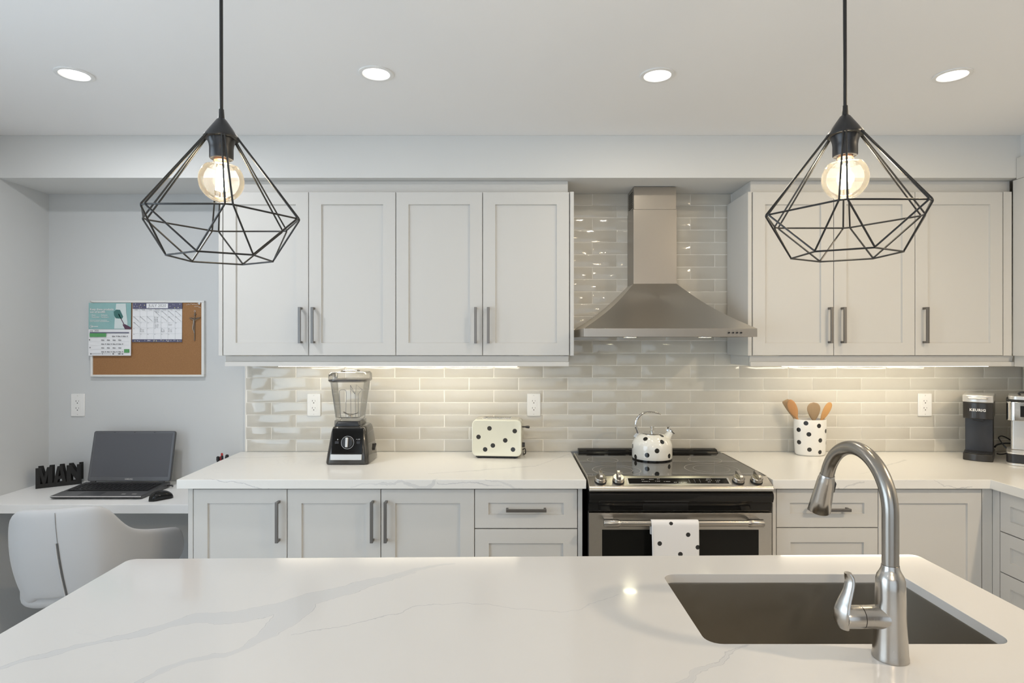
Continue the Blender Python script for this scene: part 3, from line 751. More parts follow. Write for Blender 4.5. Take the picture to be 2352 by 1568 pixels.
# ------------------------------------------------------------------ range
RXc = .696; rg = thing('electric_range', 'stainless slide-in electric range with black glass cooktop between the worktops', 'range', (RXc, 2.8, 0))
rl, rr_ = RXc-.372, RXc+.372
B('body', MB().box(rl+.006, rr_-.006, 2.52, WY-.04, .03, .872), blackp, rg)
mb = MB()
for sx in (-.33, .33):
    for yy in (2.56, 3.02): mb.cyl((RXc+sx, yy, 0), (RXc+sx, yy, .031), .018, None, 12)
B('feet', mb, blackp, rg)
gz = .9215
ckt = B('cooktop', MB().box(RXc-.372, RXc+.372, 2.531, 3.045, .884, gz), blackglass, rg, .001)
mb = MB(); mb.box(RXc-.3765, RXc-.3722, 2.531, 3.05, .905, gz+.0015); mb.box(RXc+.3722, RXc+.3765, 2.531, 3.05, .905, gz+.0015)
B('side_trim', mb, steel_h, rg, .0008)
def ringmesh(mb, x, y, r, w_=.0011, n=64):
    mb.rings([[(x+rr2*math.cos(2*PI*i/n), y+rr2*math.sin(2*PI*i/n), z) for i in range(n)] for rr2, z in ((r-w_, gz), (r-w_, gz+.0002), (r+w_, gz+.0002), (r+w_, gz))], closed=True, caps=False)
for (px, py, r, r2) in ((1384, 1056, .072, None), (1416, 1079, .104, .070), (1619, 1056, .076, None), (1634, 1076, .115, .078)):
    y = (CAMZ-gz)*F/(py-HY); mb = MB(); ringmesh(mb, X(px, y), y, r)
    if r2: ringmesh(mb, X(px, y), y, r2, .0008)
    B('burner_ring', mb, ringm, ckt)
# rear vent
mb = MB().prism([(3.047, .88), (3.047, gz+.004), (3.058, gz+.010), (3.070, gz+.016), (3.096, gz+.018), (3.104, gz+.012), (3.104, .88)], 'x', RXc-.352, RXc+.372-.02)
rv = B('rear_vent', mb, blackg, rg, .004, seg=3)
mb = MB()
for i in range(6):
    x = RXc-.31+i*.108; mb.box(x, x+.09, 3.059, 3.066, gz+.0112, gz+.0150)
B('vent_slots', mb, rubber, rv)
# angled control panel
pz1, pz0 = gz+.0005, .889; py1, py0 = 2.530, 2.455
mb = MB().prism([(py1, .874), (py1, pz1), (py0+.012, pz0+.006), (py0+.003, pz0+.0005), (py0, pz0-.006), (py0, .8745)], 'x', RXc-.375, RXc+.375)
cp = B('control_panel', mb, steel_h, rg, .002)
sl = math.atan2(pz1-pz0-.006, py1-py0-.012); 
def onp(y): return pz0+.006+(y-py0-.012)*math.tan(sl)
PM = lambda x, y, lift=0: Matrix.Translation((x, y, onp(y))) @ Matrix.Rotation(sl, 4, 'X') @ Matrix.Translation((0, 0, lift))
mb = MB(PM(.692, 2.496)); mb.box(-.213, .213, -.0235, .022, -.002, .0012); B('display_bezel', mb, silver, cp, .001)
mb = MB(PM(.692, 2.496)); mb.box(-.205, .205, -.0195, .0175, -.001, .0020); dp = B('display', mb, blackg, cp)
mk = MB(PM(.692, 2.496))
random.seed(11)
for x0_, n__, yy_ in ((-.150, 2, .007), (-.118, 3, .008), (-.085, 2, .010), (-.15, 5, -.006), (-.095, 3, -.004), (-.06, 4, -.007), (.12, 3, .010), (.115, 4, .002), (.155, 3, .001), (.12, 2, -.009), (.155, 2, -.009), (-.02, 2, -.012), (.0, 2, -.012), (.02, 2, -.012)):
    for k_ in range(n__):
        w_ = random.uniform(.003, .006); mk.box(x0_+k_*.007, x0_+k_*.007+w_, yy_, yy_+.0016, .0019, .0022)
for a in range(3):
    for b2 in range(4): mk.box(.045+a*.022, .0465+a*.022, -.012+b2*.006+a*.001, -.0105+b2*.006+a*.001, .0019, .0022)
o = B('printed_marks', mk, printm, dp)
for px in (1379, 1420, 1695, 1736.5):
    x = X(px, 2.497); M_ = PM(x, 2.494)
    mb = MB(M_); mb.lathe([(.0245, .0002), (.0245, .004), (.0225, .0045)], (0, 0, 0), 32); kb = B('knob_collar', mb, rubber, cp)
    mb = MB(M_); mb.lathe([(.0215, .0050), (.0235, .007), (.0235, .020), (.0215, .0225), (.001, .0225)], (0, 0, 0), 36); kn = B('knob', mb, nickel, cp)
    mb = MB(M_ @ Matrix.Rotation(.12 if px > 1600 else -.03, 4, 'Z')); mb.prism([(-.024, .0226), (-.0225, .036), (-.014, .0405), (.020, .0405), (.024, .036), (.024, .0226)], 'x', -.0065, .0065)
    B('knob_grip', mb, nickel, kn, .002)
# black panel below
mb = MB().prism([(2.470, .8735), (2.458, .862), (2.457, .845), (2.464, .828), (2.482, .820), (2.486, .800), (2.488, .785), (2.519, .785), (2.519, .8735)], 'x', RXc-.374, RXc+.375)
B('front_fascia', mb, blackg, rg, .001)
# oven door
dy = 2.475; dz1, dz0 = .7815, .20
mb = MB(); dl, dr = RXc-.3735, RXc+.3735; wx0, wx1, wz1, wz0 = X(1383, dy), X(1742.5, dy), .7135, .32
R = [[(dl, dy+.04, dz0), (dr, dy+.04, dz0), (dr, dy+.04, dz1), (dl, dy+.04, dz1)], [(dl, dy, dz0), (dr, dy, dz0), (dr, dy, dz1), (dl, dy, dz1)],
     [(wx0, dy, wz0), (wx1, dy, wz0), (wx1, dy, wz1), (wx0, dy, wz1)], [(wx0, dy+.003, wz0), (wx1, dy+.003, wz0), (wx1, dy+.003, wz1), (wx0, dy+.003, wz1)]]
mb.rings(R); od = B('oven_door', mb, steel_h, rg, .0008)
B('window_glass', MB().box(wx0+.0005, wx1-.0005, dy+.0012, dy+.0025, wz0+.0005, wz1-.0005), ovenglass, od)
hy, hz = 2.418, .757; h0, h1 = X(1387, hy), X(1754, hy)
B('handle', MB().cyl((h0+.055, hy, hz), (h1-.055, hy, hz), .0122, None, 28), nickel, od)
for a, s_ in ((h0, 1), (h1, -1)):
    mb = MB().lathe([(.001, 0), (.0140, 0), (.0152, .002*s_), (.0152, .050*s_), (.0145, .058*s_), (.0122, .064*s_)], (a, hy, hz), 28, 'x')
    B('handle_end', mb, nickel, od)
    mb = MB().box(min(a+.006*s_, a+.045*s_), max(a+.006*s_, a+.045*s_), hy+.010, dy-.0005, hz-.006, hz+.011); B('handle_mount', mb, nickel, od, .002)
B('warming_drawer', MB().box(dl, dr, dy+.004, dy+.04, .045, .195), steel_h, rg, .001)

# ------------------------------------------------------------------ towel
tw = thing('dish_towel', 'white tea towel with black dots hanging over the oven handle', 'towel', ((X(1497, 2.4)+X(1607, 2.4))/2, hy, .75))
tx0, tx1 = X(1497, 2.398), X(1607, 2.398); tyf = 2.398
def tz(py): return Z(py, tyf)
tdots = []
for zx, zy in ((1028, 1183), (1181, 1287), (924, 1366), (1268, 1400), (1110, 1462)):
    px, py = 1280+zx/3.92, 900+zy/3.92; tdots.append(Vector((X(px, tyf), tyf, tz(py)))-Vector(tw.location))
for a, b2 in ((-.06, -.27), (.02, -.25), (.06, -.33), (-.03, -.36)): tdots.append(Vector((a, tyf-hy, b2+.02)))
towelm = dots_mat('towel_cloth', (.82, .82, .83), tdots, .0098, .9, dot=(.03, .03, .03)); bump(towelm, 700, .35, .0006)
mb = MB(); nU, nV = 18, 44; grid = []
rb = .0148
Lf, Lb = .33, .05
for i in range(nV+1):
    s_ = i/nV*(Lf+Lb+PI*rb)
    if s_ < Lb: y0_, z0_ = hy+rb, hz-(Lb-s_)
    elif s_ < Lb+PI*rb:
        a = (s_-Lb)/rb; y0_, z0_ = hy+rb*math.cos(a), hz+rb*math.sin(a)
    else: y0_, z0_ = hy-rb, hz-(s_-Lb-PI*rb)
    row = []
    for j in range(nU+1):
        u = j/nU; fall = max(0, (s_-Lb-PI*rb))/Lf
        x = tx0+(tx1-tx0)*u+.004*fall*math.sin(6*fall)-(u-.5)*.006*fall
        yw = -abs(.0045*fall**.7*math.sin(u*5.5+.8)*math.sin(3+fall*2))-.002*fall if fall > 0 else 0
        row.append(mb.bm.verts.new((x, y0_+yw, z0_)))
    grid.append(row)
for i in range(nV):
    for j in range(nU): mb.bm.faces.new((grid[i][j], grid[i][j+1], grid[i+1][j+1], grid[i+1][j]))
o = B('cloth', mb, towelm, tw, angle=80); sm = o.modifiers.new('thick', 'SOLIDIFY'); sm.thickness = .0022; sm.offset = 0
o.modifiers.new('sub', 'SUBSURF').render_levels = 1
mb = MB(); mb.box(tx0+.0035, tx0+.0045, hy-rb-.0035, hy-rb-.0018, hz-.2, hz-.002)
B('hem', MB().tube([(tx0+.008, hy-rb-.0022, hz-.004), (tx0+.0085, hy-rb-.0035, hz-.08), (tx0+.0095, hy-rb-.0075, hz-.2)], .0006, 6), whitep, tw)

# ------------------------------------------------------------------ kettle
KX, KY = .6805, 2.905; kz = gz+.0004; KS = F/KY
kt = thing('kettle', 'white enamel kettle with black dots and chrome handle standing on the cooktop', 'kettle', (KX, KY, kz))
kprof = [(.001, .0), (.088, .0), (.0925, .003), (.0945, .008), (.0950, .020), (.0950, .050), (.0945, .065), (.0915, .078), (.0850, .092), (.0750, .104), (.0640, .113), (.0560, .118), (.0520, .1185)]
def krad(z):
    for (r0, a), (r1, b2) in zip(kprof[1:], kprof[2:]):
        if a <= z <= b2 and b2 > a: return r0+(r1-r0)*(z-a)/(b2-a)
    return .05
kd = []
for px, py in ((1482, 1007.2), (1521, 1014.3), (1509.2, 1035.2), (1486.3, 1045), (1452.6, 1024), (1458.4, 1047.7), (1537.4, 1047), (1519.8, 999.8)):
    yg = KY-.085
    for _ in range(4):
        dx = X(px, yg)-KX; z = Z(py, yg)-kz; r = krad(max(.01, min(.118, z))); dx = max(-r*.999, min(r*.999, dx)); yg = KY-math.sqrt(r*r-dx*dx)
    kd.append((dx, yg-KY, z))
for a, z in ((20, .05), (65, .02), (100, .06), (140, .025), (50, .09), (120, .095)):
    r = krad(z); kd.append((r*math.cos(math.radians(a)), r*math.sin(math.radians(a)), z))
ken = dots_mat('kettle_enamel', (.82, .81, .76), kd, .0114, .09, .5)
B('body', MB().lathe(kprof, (KX, KY, kz), 64), ken, kt, angle=50)
B('base_rim', MB().lathe([(.080, -.0002), (.0935, -.0002), (.0942, .004), (.0935, .0062)], (KX, KY, kz), 48, caps=False), blackg, kt)
ld = B('lid', MB().lathe([(.0505, .1188), (.0515, .1180), (.0520, .1215), (.0500, .1240), (.030, .1275), (.012, .1290), (.001, .1292)], (KX, KY, kz), 48), chrome, kt)
B('lid_knob', MB().lathe([(.0115, .1293), (.0115, .1310), (.0065, .1325), (.0050, .1350), (.0060, .1420), (.0095, .1520), (.0100, .1540), (.0090, .1560), (.001, .1565)], (KX, KY, kz), 24), chrome, ld)
def kp(px, py): return Vector((X(px, KY), KY, Z(py, KY)))
hpts = spline([kp(1466, 996), kp(1464, 988), kp(1460.5, 978), kp(1461, 968), kp(1466, 957.5), kp(1475, 950), kp(1487, 946.3), kp(1500, 946.2), kp(1510, 948), kp(1518.5, 951)], 5)
n_ = len(hpts); rad = [.0052+.0035*math.sin(PI*min(1, i/n_*1.5))*(1-i/n_)-.0022*(i/n_) for i in range(n_)]
B('handle', MB().tube(hpts, rad, 14, up=(0, 1, 0), flat=1.0), chrome, kt)
mb = MB(); c0 = kp(1459, 1004); c1 = kp(1468.5, 993.5)
mb.tube([c0+Vector((.0, -.0, -.002)), (c0+c1)/2, c1], [.0125, .0125, .0085], 4, flat=.75); B('handle_bracket', mb, chrome, kt, .0015)
s0, s1 = kp(1525, 1014), kp(1541.5, 991.5)
B('spout', MB().tube([s0, s0.lerp(s1, .35), s0.lerp(s1, .7), s1], [.030, .0225, .0165, .0150], 28, up=(0, 1, 0)), ken, kt)
dsp = (s1-s0).normalized(); nsp = Vector((-dsp.z, 0, dsp.x))
cp_ = B('spout_cap', MB().tube([s1, s1+dsp*.004, s1+dsp*.0075], [.0175, .0185, .0150], 28, up=(0, 1, 0)), chrome, kt)
lv = s1+nsp*.014+dsp*.004
B('cap_lever', MB().tube([lv-dsp*.012, lv+nsp*.002, lv+nsp*.010+dsp*.003, lv+nsp*.013+dsp*.006], [.0045, .0045, .004, .0055], 10, up=(0, 1, 0), flat=2.0), chrome, cp_)

# ------------------------------------------------------------------ toaster (local frame, turned a little)
TX, TY = (X(1086, 2.935)+X(1200.5, 2.935))/2, 2.935
ts = thing('toaster', 'cream two-slot toaster with black dots on the worktop left of the range', 'toaster', (TX, TY+.065, CT), math.radians(-5))
tdc = [((zx-1858)/4.2/474, -.0665, .0115+(958-zy)/4.2/474) for zx, zy in ((1789, 689), (2034, 712), (1682, 773), (1942, 803), (1822, 854), (1747, 893), (2017, 890))]
toastm = dots_mat('toaster_enamel', (.74, .73, .61), tdc, .0113, .28, .3)
mb = MB(); R = []
W_, H_ = .2415, .176
for y, k in ((-.0655, .008), (-.067, .005), (-.066, .001), (-.060, 0), (-.052, 0)): R.append([(p[0], y, p[1]+.0115+H_/2) for p in rrect(W_-2*k, H_-2*k, .024-k*.5, 6)])
mb.rings(R[2:3]+R[3:] if False else [R[0], R[1], R[2], R[3], R[4]]); B('front_plate', mb, toastm, ts, local=True)
mb = MB(); mb.rings([[(p[0], y, p[1]+.0115+H_/2+.001) for p in rrect(W_+.002, H_+.002, .028, 8)] for y in (-.0515, .0515)])
bd = B('body', mb, P('toaster_shell', (.60, .58, .50), .25, .35), ts, local=True)
mb = MB(); mb.rings([[(p[0], y, p[1]+.0115+H_/2) for p in rrect(W_, H_, .024, 6)] for y in (.052, .066)]); B('rear_plate', mb, toastm, ts, local=True)
mb = MB(); mb.box(-.075, .068, -.032, -.012, H_+.0122, H_+.0150); mb.box(-.075, .068, .010, .030, H_+.0122, H_+.0150)
B('slot_frames', mb, chrome, bd, .001, local=True)
mb = MB(); mb.box(-.072, .065, -.027, -.017, H_+.0145, H_+.0155); mb.box(-.072, .065, .015, .025, H_+.0145, H_+.0155)
B('bread_slots', mb, rubber, bd, local=True)
mb = MB(); mb.box(-.103, .103, -.056, .056, .005, .0112); B('base', mb, blackp, ts, .001, local=True)
mb = MB()
for sx in (-.09, .09):
    for sy in (-.045, .045): mb.cyl((sx, sy, 0), (sx, sy, .0055), .0065, .0075, 12)
B('feet', mb, rubber, ts, local=True)
mb = MB(); mb.tube([(.118, -.02, .150), (.136, -.02, .150), (.144, -.02, .1495), (.155, -.02, .149), (.158, -.02, .149)], [.0035, .0035, .0062, .0068, .004], 14, flat=1.6); B('lever', mb, blackp, ts, local=True)
mb = MB(); mb.cyl((.1205, -.02, .062), (.1345, -.02, .062), .0125, .0115, 20); B('dial', mb, blackp, ts, local=True)
mb = MB(); mb.tube(spline([(.121, .02, .03), (.133, .02, .036), (.135, .025, .012), (.125, .045, .004), (.12, .09, .004)], 6), .0028, 8); B('cord', mb, blackp, ts, local=True)

# ------------------------------------------------------------------ blender
BX, BYc = -.7535, 2.885
bl = thing('blender', 'black countertop blender with clear jug on the left worktop', 'blender', (BX, BYc, CT))
mb = MB(); R = []
for z, hw, yf, yb, r in ((.003, .099, -.098, .105, .022), (.010, .100, -.099, .106, .022), (.05, .096, -.092, .104, .024), (.10, .090, -.082, .100, .026), (.150, .084, -.071, .092, .028), (.166, .080, -.066, .088, .030), (.172, .074, -.060, .082, .030)):
    R.append([(BX+p[0], BYc+p[1], CT+z) for p in rrect(2*hw, yb-yf, r, 6, 0, (yb+yf)/2)])
mb.rings(R); B('motor_base', mb, P('blender_shell', (.045, .042, .038), .16, .25, coat=.4), bl, angle=50)
def bf(z): return BYc-.0995+(z-.010)*.198-.0012   # front slope of the base
th = math.atan(.198)
FM = Matrix.Translation((BX+.001, bf(.010)+.0, CT+.010)) @ Matrix.Rotation(-th, 4, 'X')
def fbox(x0, x1, h0, h1, y0, y1): m = MB(FM); m.box(x0, x1, y0, y1, h0, h1); return m
pn = B('control_panel', fbox(-.074, .070, .040, .157, -.0035, .004), blackg, bl, .003, label='glossy black control panel')
B('name_plate', fbox(-.076, .068, .012, .038, -.0045, .004), silver, bl, .002, label='silver strip below the panel')
mb = MB(FM); mb.rings([[(r*math.cos(2*PI*i/40), y, .092+r*math.sin(2*PI*i/40)) for i in range(40)] for r, y in ((.0285, -.003), (.0285, -.0042), (.0298, -.0042), (.0298, -.003))], closed=True, caps=False); B('dial_ring', mb, silver, pn)
mb = MB(FM); mb.lathe([(.0255, -.0036), (.0255, -.009), (.0235, -.0115), (.001, -.0115)], (0, 0, .092), 36, 'y'); dk = B('dial', mb, blackp, pn)
mb = MB(FM); mb.box(-.0065, .0055, -.022, -.0113, .070, .114); B('dial_pointer', mb, silver, dk, .002)
B('switch', fbox(-.058, -.040, .086, .098, -.0065, -.0032), blackp, pn, .001); B('switch', fbox(.042, .058, .086, .098, -.0065, -.0032), blackp, pn, .001)
text('lettering', '^', .014, FM @ Matrix.Translation((-.046, -.0040, .103)) @ Matrix.Rotation(PI/2, 4, 'X'), printm, pn)
text('lettering', '> | O', .008, FM @ Matrix.Translation((.048, -.0040, .106)) @ Matrix.Rotation(PI/2, 4, 'X'), printm, pn)
mb = MB()
mb.prism([(BYc+.02, CT+.055), (BYc+.055, CT+.075), (BYc+.06, CT+.068), (BYc+.024, CT+.046)], 'x', BX+.094, BX+.103); B('cord_clip', mb, blackp, bl, .001)
JX, JY = BX-.009, BYc+.006
def jr(z, hw, r=.02, k=1.0): return [(JX+p[0], JY+p[1], CT+z) for p in rrect(2*hw, 2*hw*k, r, 6)]
mb = MB(); mb.rings([jr(.1725, .060, .012), jr(.176, .0605, .012), jr(.186, .056, .014), jr(.194, .050, .014)]); B('collar', mb, blackp, bl)
mb = MB(); mb.rings([jr(.1950, .054, .016), jr(.200, .0585, .020), jr(.212, .0605, .022), jr(.30, .071, .026), jr(.366, .0795, .030), jr(.384, .082, .032), jr(.384, .0795, .030), jr(.365, .077, .028), jr(.30, .0685, .024), jr(.214, .058, .02), jr(.208, .050, .018)]); jar = B('jug', mb, jarplastic, bl, label='clear square-sided plastic jug')
mb = MB(); mb.rings([jr(.1727, .0635, .013), jr(.197, .0625, .016), jr(.197, .0612, .015), jr(.1727, .0622, .012)], closed=True, caps=False); B('jug_skirt', mb, jarplastic, jar)
# jug ribs, measuring panel edge and handle
mb = MB(); jf = JY-.0745
mb.tube(spline([(JX-.030, JY-.0620, CT+.212), (JX-.032, JY-.0725, CT+.30), (JX-.032, JY-.077, CT+.335), (JX-.026, JY-.078, CT+.342), (JX-.006, JY-.078, CT+.342), (JX-.001, JY-.077, CT+.334), (JX-.002, JY-.0725, CT+.30), (JX-.006, JY-.0620, CT+.212)], 4), .0011, 6)
mb.tube([(JX+.018, JY-.0620, CT+.212), (JX+.020, JY-.0765, CT+.345)], .0010, 6)
mb.tube([(JX-.057, JY-.050, CT+.212), (JX-.072, JY-.060, CT+.345)], .0010, 6); mb.tube([(JX+.057, JY-.050, CT+.212), (JX+.072, JY-.060, CT+.345)], .0010, 6)
B('ribs', mb, P('rib_edge', (.25, .25, .25), .15, .3), jar)
hm = MB(); hm.rings([[(JX+cx_+p[0]*k, JY-.093+cy_, CT+z+p[1]) for p in rrect(.018, .002, .0009, 2)] for cx_, cy_, z, k in ((.046, .022, .218, 1), (.048, .012, .30, 1), (.050, .010, .332, 1.1), (.050, .010, .336, 1.5))])
B('handle', hm, jarplastic, jar)
hm = MB(); hm.tube([(JX+.043, JY-.0785, CT+.218), (JX+.045, JY-.0895, CT+.325), (JX+.022, JY-.088, CT+.366)], .0011, 6); hm.tube([(JX+.057, JY-.0785, CT+.218), (JX+.059, JY-.0895, CT+.325), (JX+.076, JY-.088, CT+.345), (JX+.050, JY-.088, CT+.368), (JX+.046, JY-.0895, CT+.328)], .0011, 6); hm.tube([(JX+.022, JY-.088, CT+.366), (JX+.024, JY-.088, CT+.348), (JX+.044, JY-.0895, CT+.325)], .0011, 6)
B('handle_edge', hm, bpy.data.materials['rib_edge'], jar)
mb = MB(); mb.cyl((JX, JY, CT+.207), (JX, JY, CT+.226), .009, .005, 16); mb.tube([(JX-.034, JY, CT+.232), (JX-.015, JY, CT+.222), (JX+.015, JY, CT+.222), (JX+.034, JY, CT+.230)], .003, 8, flat=2); mb.tube([(JX, JY-.03, CT+.215), (JX, JY, CT+.223), (JX, JY+.03, CT+.216)], .003, 8, flat=2)
B('blades', mb, steel_h, jar)
mb = MB(); mb.rings([jr(.3845, .0835, .033), jr(.3895, .0845, .034), jr(.3905, .080, .03)]); l0 = B('lid', mb, P('lid_rubber', (.10, .10, .10), .3), bl, label='dark sealing ring of the lid')
mb = MB(); mb.rings([jr(.379, .0870, .036), jr(.384, .0905, .038), jr(.415, .0895, .040), jr(.424, .082, .04), jr(.427, .06, .035)]); B('lid_top', mb, clear('lid_plastic', (.70, .70, .70), .04, 1.2, .35, .06), l0)
mb = MB(); mb.lathe([(.045, .4272), (.045, .431), (.035, .4345), (.001, .435)], (JX, JY, CT), 32); B('lid_plug', mb, bpy.data.materials['lid_plastic'], l0)

# ------------------------------------------------------------------ utensil crock and spoons
UX, UY2 = X(1860, 3.04), 3.038
cd = []
for zx, zy in ((215, 398), (315, 420), (171, 451), (388, 462), (235, 489), (328, 539), (172, 553), (402, 558), (240, 615), (328, 636)):
    dx = max(-.0765, min(.0765, (zx-285)/3.563/460)); py = 860+zy/3.563
    yy = -.055*math.sqrt(max(0, 1-(dx/.0785)**2)); cd.append((dx, yy, Z(py, UY2+yy)-CT))
cr = thing('utensil_crock', 'white oval crock with black dots holding wooden spoons, right of the range', 'crock', (UX, UY2, CT))
crm = dots_mat('crock_glaze', (.80, .79, .76), cd, .0112, .25, .2)
cpf = [(.001, .0004), (.062, .0004), (.070, .004), (.073, .012), (.0765, .06), (.0785, .12), (.0785, .176), (.0775, .1795), (.0745, .1795), (.0735, .176), (.072, .02), (.001, .012)]
B('pot', MB().lathe(cpf, (UX, UY2, CT), 56, sy=.70), crm, cr, angle=50)
def uten(label, name, mat, base, top, head, slots=False):
    """wooden utensil: handle from base point to neck, head outline list (u along, half width)"""
    t_ = thing(name, label, 'utensil', tuple(base), group='wooden utensils in the crock')
    b0, t0 = Vector(base), Vector(top); d = (t0-b0).normalized(); L = (t0-b0).length
    side_ = d.cross(Vector((0, -1, 0))).normalized(); nrm = side_.cross(d).normalized()
    mb = MB(); R = []; hl = head[-1][0]
    neck = t0-d*hl
    hs = spline([Vector((u, w_, 0)) for u, w_ in head], 4)
    seq = [(b0, .0052, .0052), (neck-d*.01, .0056, .0050)]+[(neck+d*v.x, max(v.y, .0008), .0042) for v in hs]
    for p, w_, th_ in seq: R.append([p+side_*math.cos(2*PI*j/20)*w_+nrm*math.sin(2*PI*j/20)*th_ for j in range(20)])
    mb.rings(R); o = B('head_and_handle', mb, mat, t_, angle=60)
    if slots:
        m2 = MB()
        for k_ in (-.006, .0005, .007):
            m2.tube([neck+d*.030+side_*k_-nrm*.0041, neck+d*.058+side_*k_-nrm*.0041], .0011, 6)
        B('slots', m2, seamm, t_)
z_b = CT+.014
def up_(px, py, y): return (X(px, y), y, Z(py, y))
uten('brown wooden spatula leaning left at the back of the crock', 'wooden_spatula', wood2, (UX+.012, UY2+.015, z_b), up_(1803.5, 919, UY2+.028), [(0, .006), (.02, .011), (.05, .016), (.085, .018), (.088, .006)])
uten('brown wooden spoon leaning left in front of the spatula in the crock', 'wooden_spoon', wood, (UX-.002, UY2-.012, z_b), up_(1813, 917.5, UY2-.010), [(0, .006), (.015, .014), (.035, .021), (.06, .0225), (.08, .018), (.093, .009), (.096, .001)])
uten('greyish wooden spoon standing upright in the middle of the crock', 'wooden_spoon', wood2, (UX+.02, UY2+.001, z_b), up_(1869, 924, UY2-.004), [(0, .007), (.015, .018), (.035, .028), (.055, .0335), (.072, .031), (.085, .020), (.090, .003)])
uten('golden slotted wooden spoon leaning right in the crock', 'slotted_spoon', wood3, (UX-.022, UY2+.010, z_b), up_(1908, 924, UY2+.004), [(0, .006), (.015, .012), (.04, .017), (.07, .0175), (.09, .012), (.097, .002)], True)

# ------------------------------------------------------------------ coffee makers
th_ = math.radians(-40.5)
fc = Vector((X(2245.5, 2.868), 2.868, CT)); bk = Vector((math.sin(-th_), math.cos(-th_), 0))
cm = thing('coffee_maker', 'slim black single-cup coffee maker with silver lid in the right corner', 'coffee maker', tuple(fc+bk*.125), th_)
def D(yf, yb, hw, bow=.014, n=8):
    pts_ = [(-hw, yb), (hw, yb), (hw, yf+bow)]
    for i in range(1, n): a = -1+2*i/n; pts_.append((-a*hw, yf+bow*(a*a)))
    pts_.append((-hw, yf+bow)); return pts_
def slab(z0, z1, yf, yb, hw, bow=.014): m = MB(); m.prism(D(yf, yb, hw, bow), 'z', z0, z1); return m
cmm = P('coffee_black', (.020, .018, .016), .30, coat=.2)
B('base', slab(.0005, .034, -.127, .11, .0575, .016), cmm, cm, .003, local=True)
B('drip_tray', slab(.0343, .0375, -.120, -.02, .050, .014), blackp, cm, .001, local=True)
B('column', slab(.0345, .200, -.030, .11, .0535, .006), P('coffee_body', (.022, .023, .028), .42), cm, .002, local=True)
hdq = B('brew_head', slab(.2005, .278, -.124, .11, .0575, .018), cmm, cm, .003, local=True)
lid = B('lid', slab(.2785, .312, -.126, .11, .0590, .018), silver, cm, .004, local=True, seg=3)
mb = MB(); mb.tube(spline([(-.030, -.122, .300), (-.030, -.140, .299), (.030, -.140, .299), (.030, -.122, .300)], 5), .0045, 10); B('handle', mb, silver, lid, local=True)
mb = MB(); mb.box(-.022, .022, -.090, -.030, .188, .2003); B('pod_outlet', mb, blackp, hdq, .003, local=True)
text('lettering', 'KEURIG', .0165, Matrix.Translation((0, -.1262, .2425)) @ Matrix.Rotation(PI/2, 4, 'X'), printm, hdq, .0004, .0006, local=True, spacing=1.12)
# second machine, cut by the picture edge
e0 = X(2331, 2.78); th2 = math.radians(-40)
em = thing('coffee_machine', 'silver and black coffee machine cut off by the right picture edge', 'coffee maker', (2.425, 2.80, CT), th2)
def rr3(z0, z1, w_, d_, r, mat, nm, par, y=0, bev=.002):
    m = MB(); m.prism(rrect(w_, d_, r, 5, 0, y), 'z', z0, z1); return B(nm, m, mat, par, bev, local=True)
rr3(.0005, .012, .196, .21, .03, silver, 'foot_rim', em); bs = rr3(.0125, .052, .200, .21, .03, blackp, 'base', em)
rr3(.0525, .060, .200, .21, .03, silver, 'tray_rim', em); rr3(.0605, .205, .17, .10, .012, silver, 'column', em, .05)
hh = rr3(.2055, .292, .200, .21, .03, chrome, 'brew_head', em); rr3(.2925, .300, .202, .212, .03, rubber, 'seal', em)
tp = rr3(.3005, .318, .185, .19, .03, silver, 'lid', em)
mb = MB(); mb.tube(spline([(-.05, -.03, .318), (-.048, -.03, .332), (.048, -.03, .332), (.05, -.03, .318)], 5), .004, 10); B('handle', mb, blackp, tp, local=True)
mb = MB(); mb.box(-.05, .05, -.108, -.1048, .225, .275); B('control_panel', mb, blackg, hh, .001, local=True)
# cords in the corner
def W3(px, py, y): return (X(px, y), y, Z(py, y))
mb = MB().tube(spline([W3(2285, 1026, 2.97), W3(2291, 1021, 2.98), W3(2305, 1018, 2.99), W3(2330, 1018, 2.99), W3(2356, 1020, 2.97)], 6), .0042, 10)
tag(B('power_cord', mb, blackp), 'thick black power cord stretched above the worktop between the coffee makers', 'cord')
mb = MB().tube(spline([W3(2290, 1041.5, 2.93), W3(2298, 1043, 2.93), W3(2312, 1041, 2.93), W3(2318, 1036, 2.93), W3(2306, 1023, 2.95), W3(2296, 1009, 2.97), W3(2294, 1004, 2.98), W3(2301, 1001, 2.99), W3(2314, 1006, 2.99), W3(2330, 1018, 2.98), W3(2334, 1032, 2.955), W3(2326, 1036, 2.93), W3(2318, 1042, 2.93), W3(2328, 1045, 2.93)], 7), .0030, 8)
tag(B('power_cord', mb, blackp), 'looped thin black power cord lying in the right worktop corner', 'cord')

# ------------------------------------------------------------------ desk
DZ = .762; DYF = 2.673
dk_ = thing('desk', 'white wall-hung desk top in the left corner, under the laptop', 'desk', (-1.86, 2.9, DZ-.04))
B('desktop', MB().box(XL+.0005, X(432, BY)-.0012, DYF, WY+.0052, DZ-.039, DZ), laminate, dk_, .0015)
B('support_rail', MB().box(XL+.001, X(432, BY)-.0015, WY-.02, WY+.005, DZ-.10, DZ-.0395), laminate, dk_)

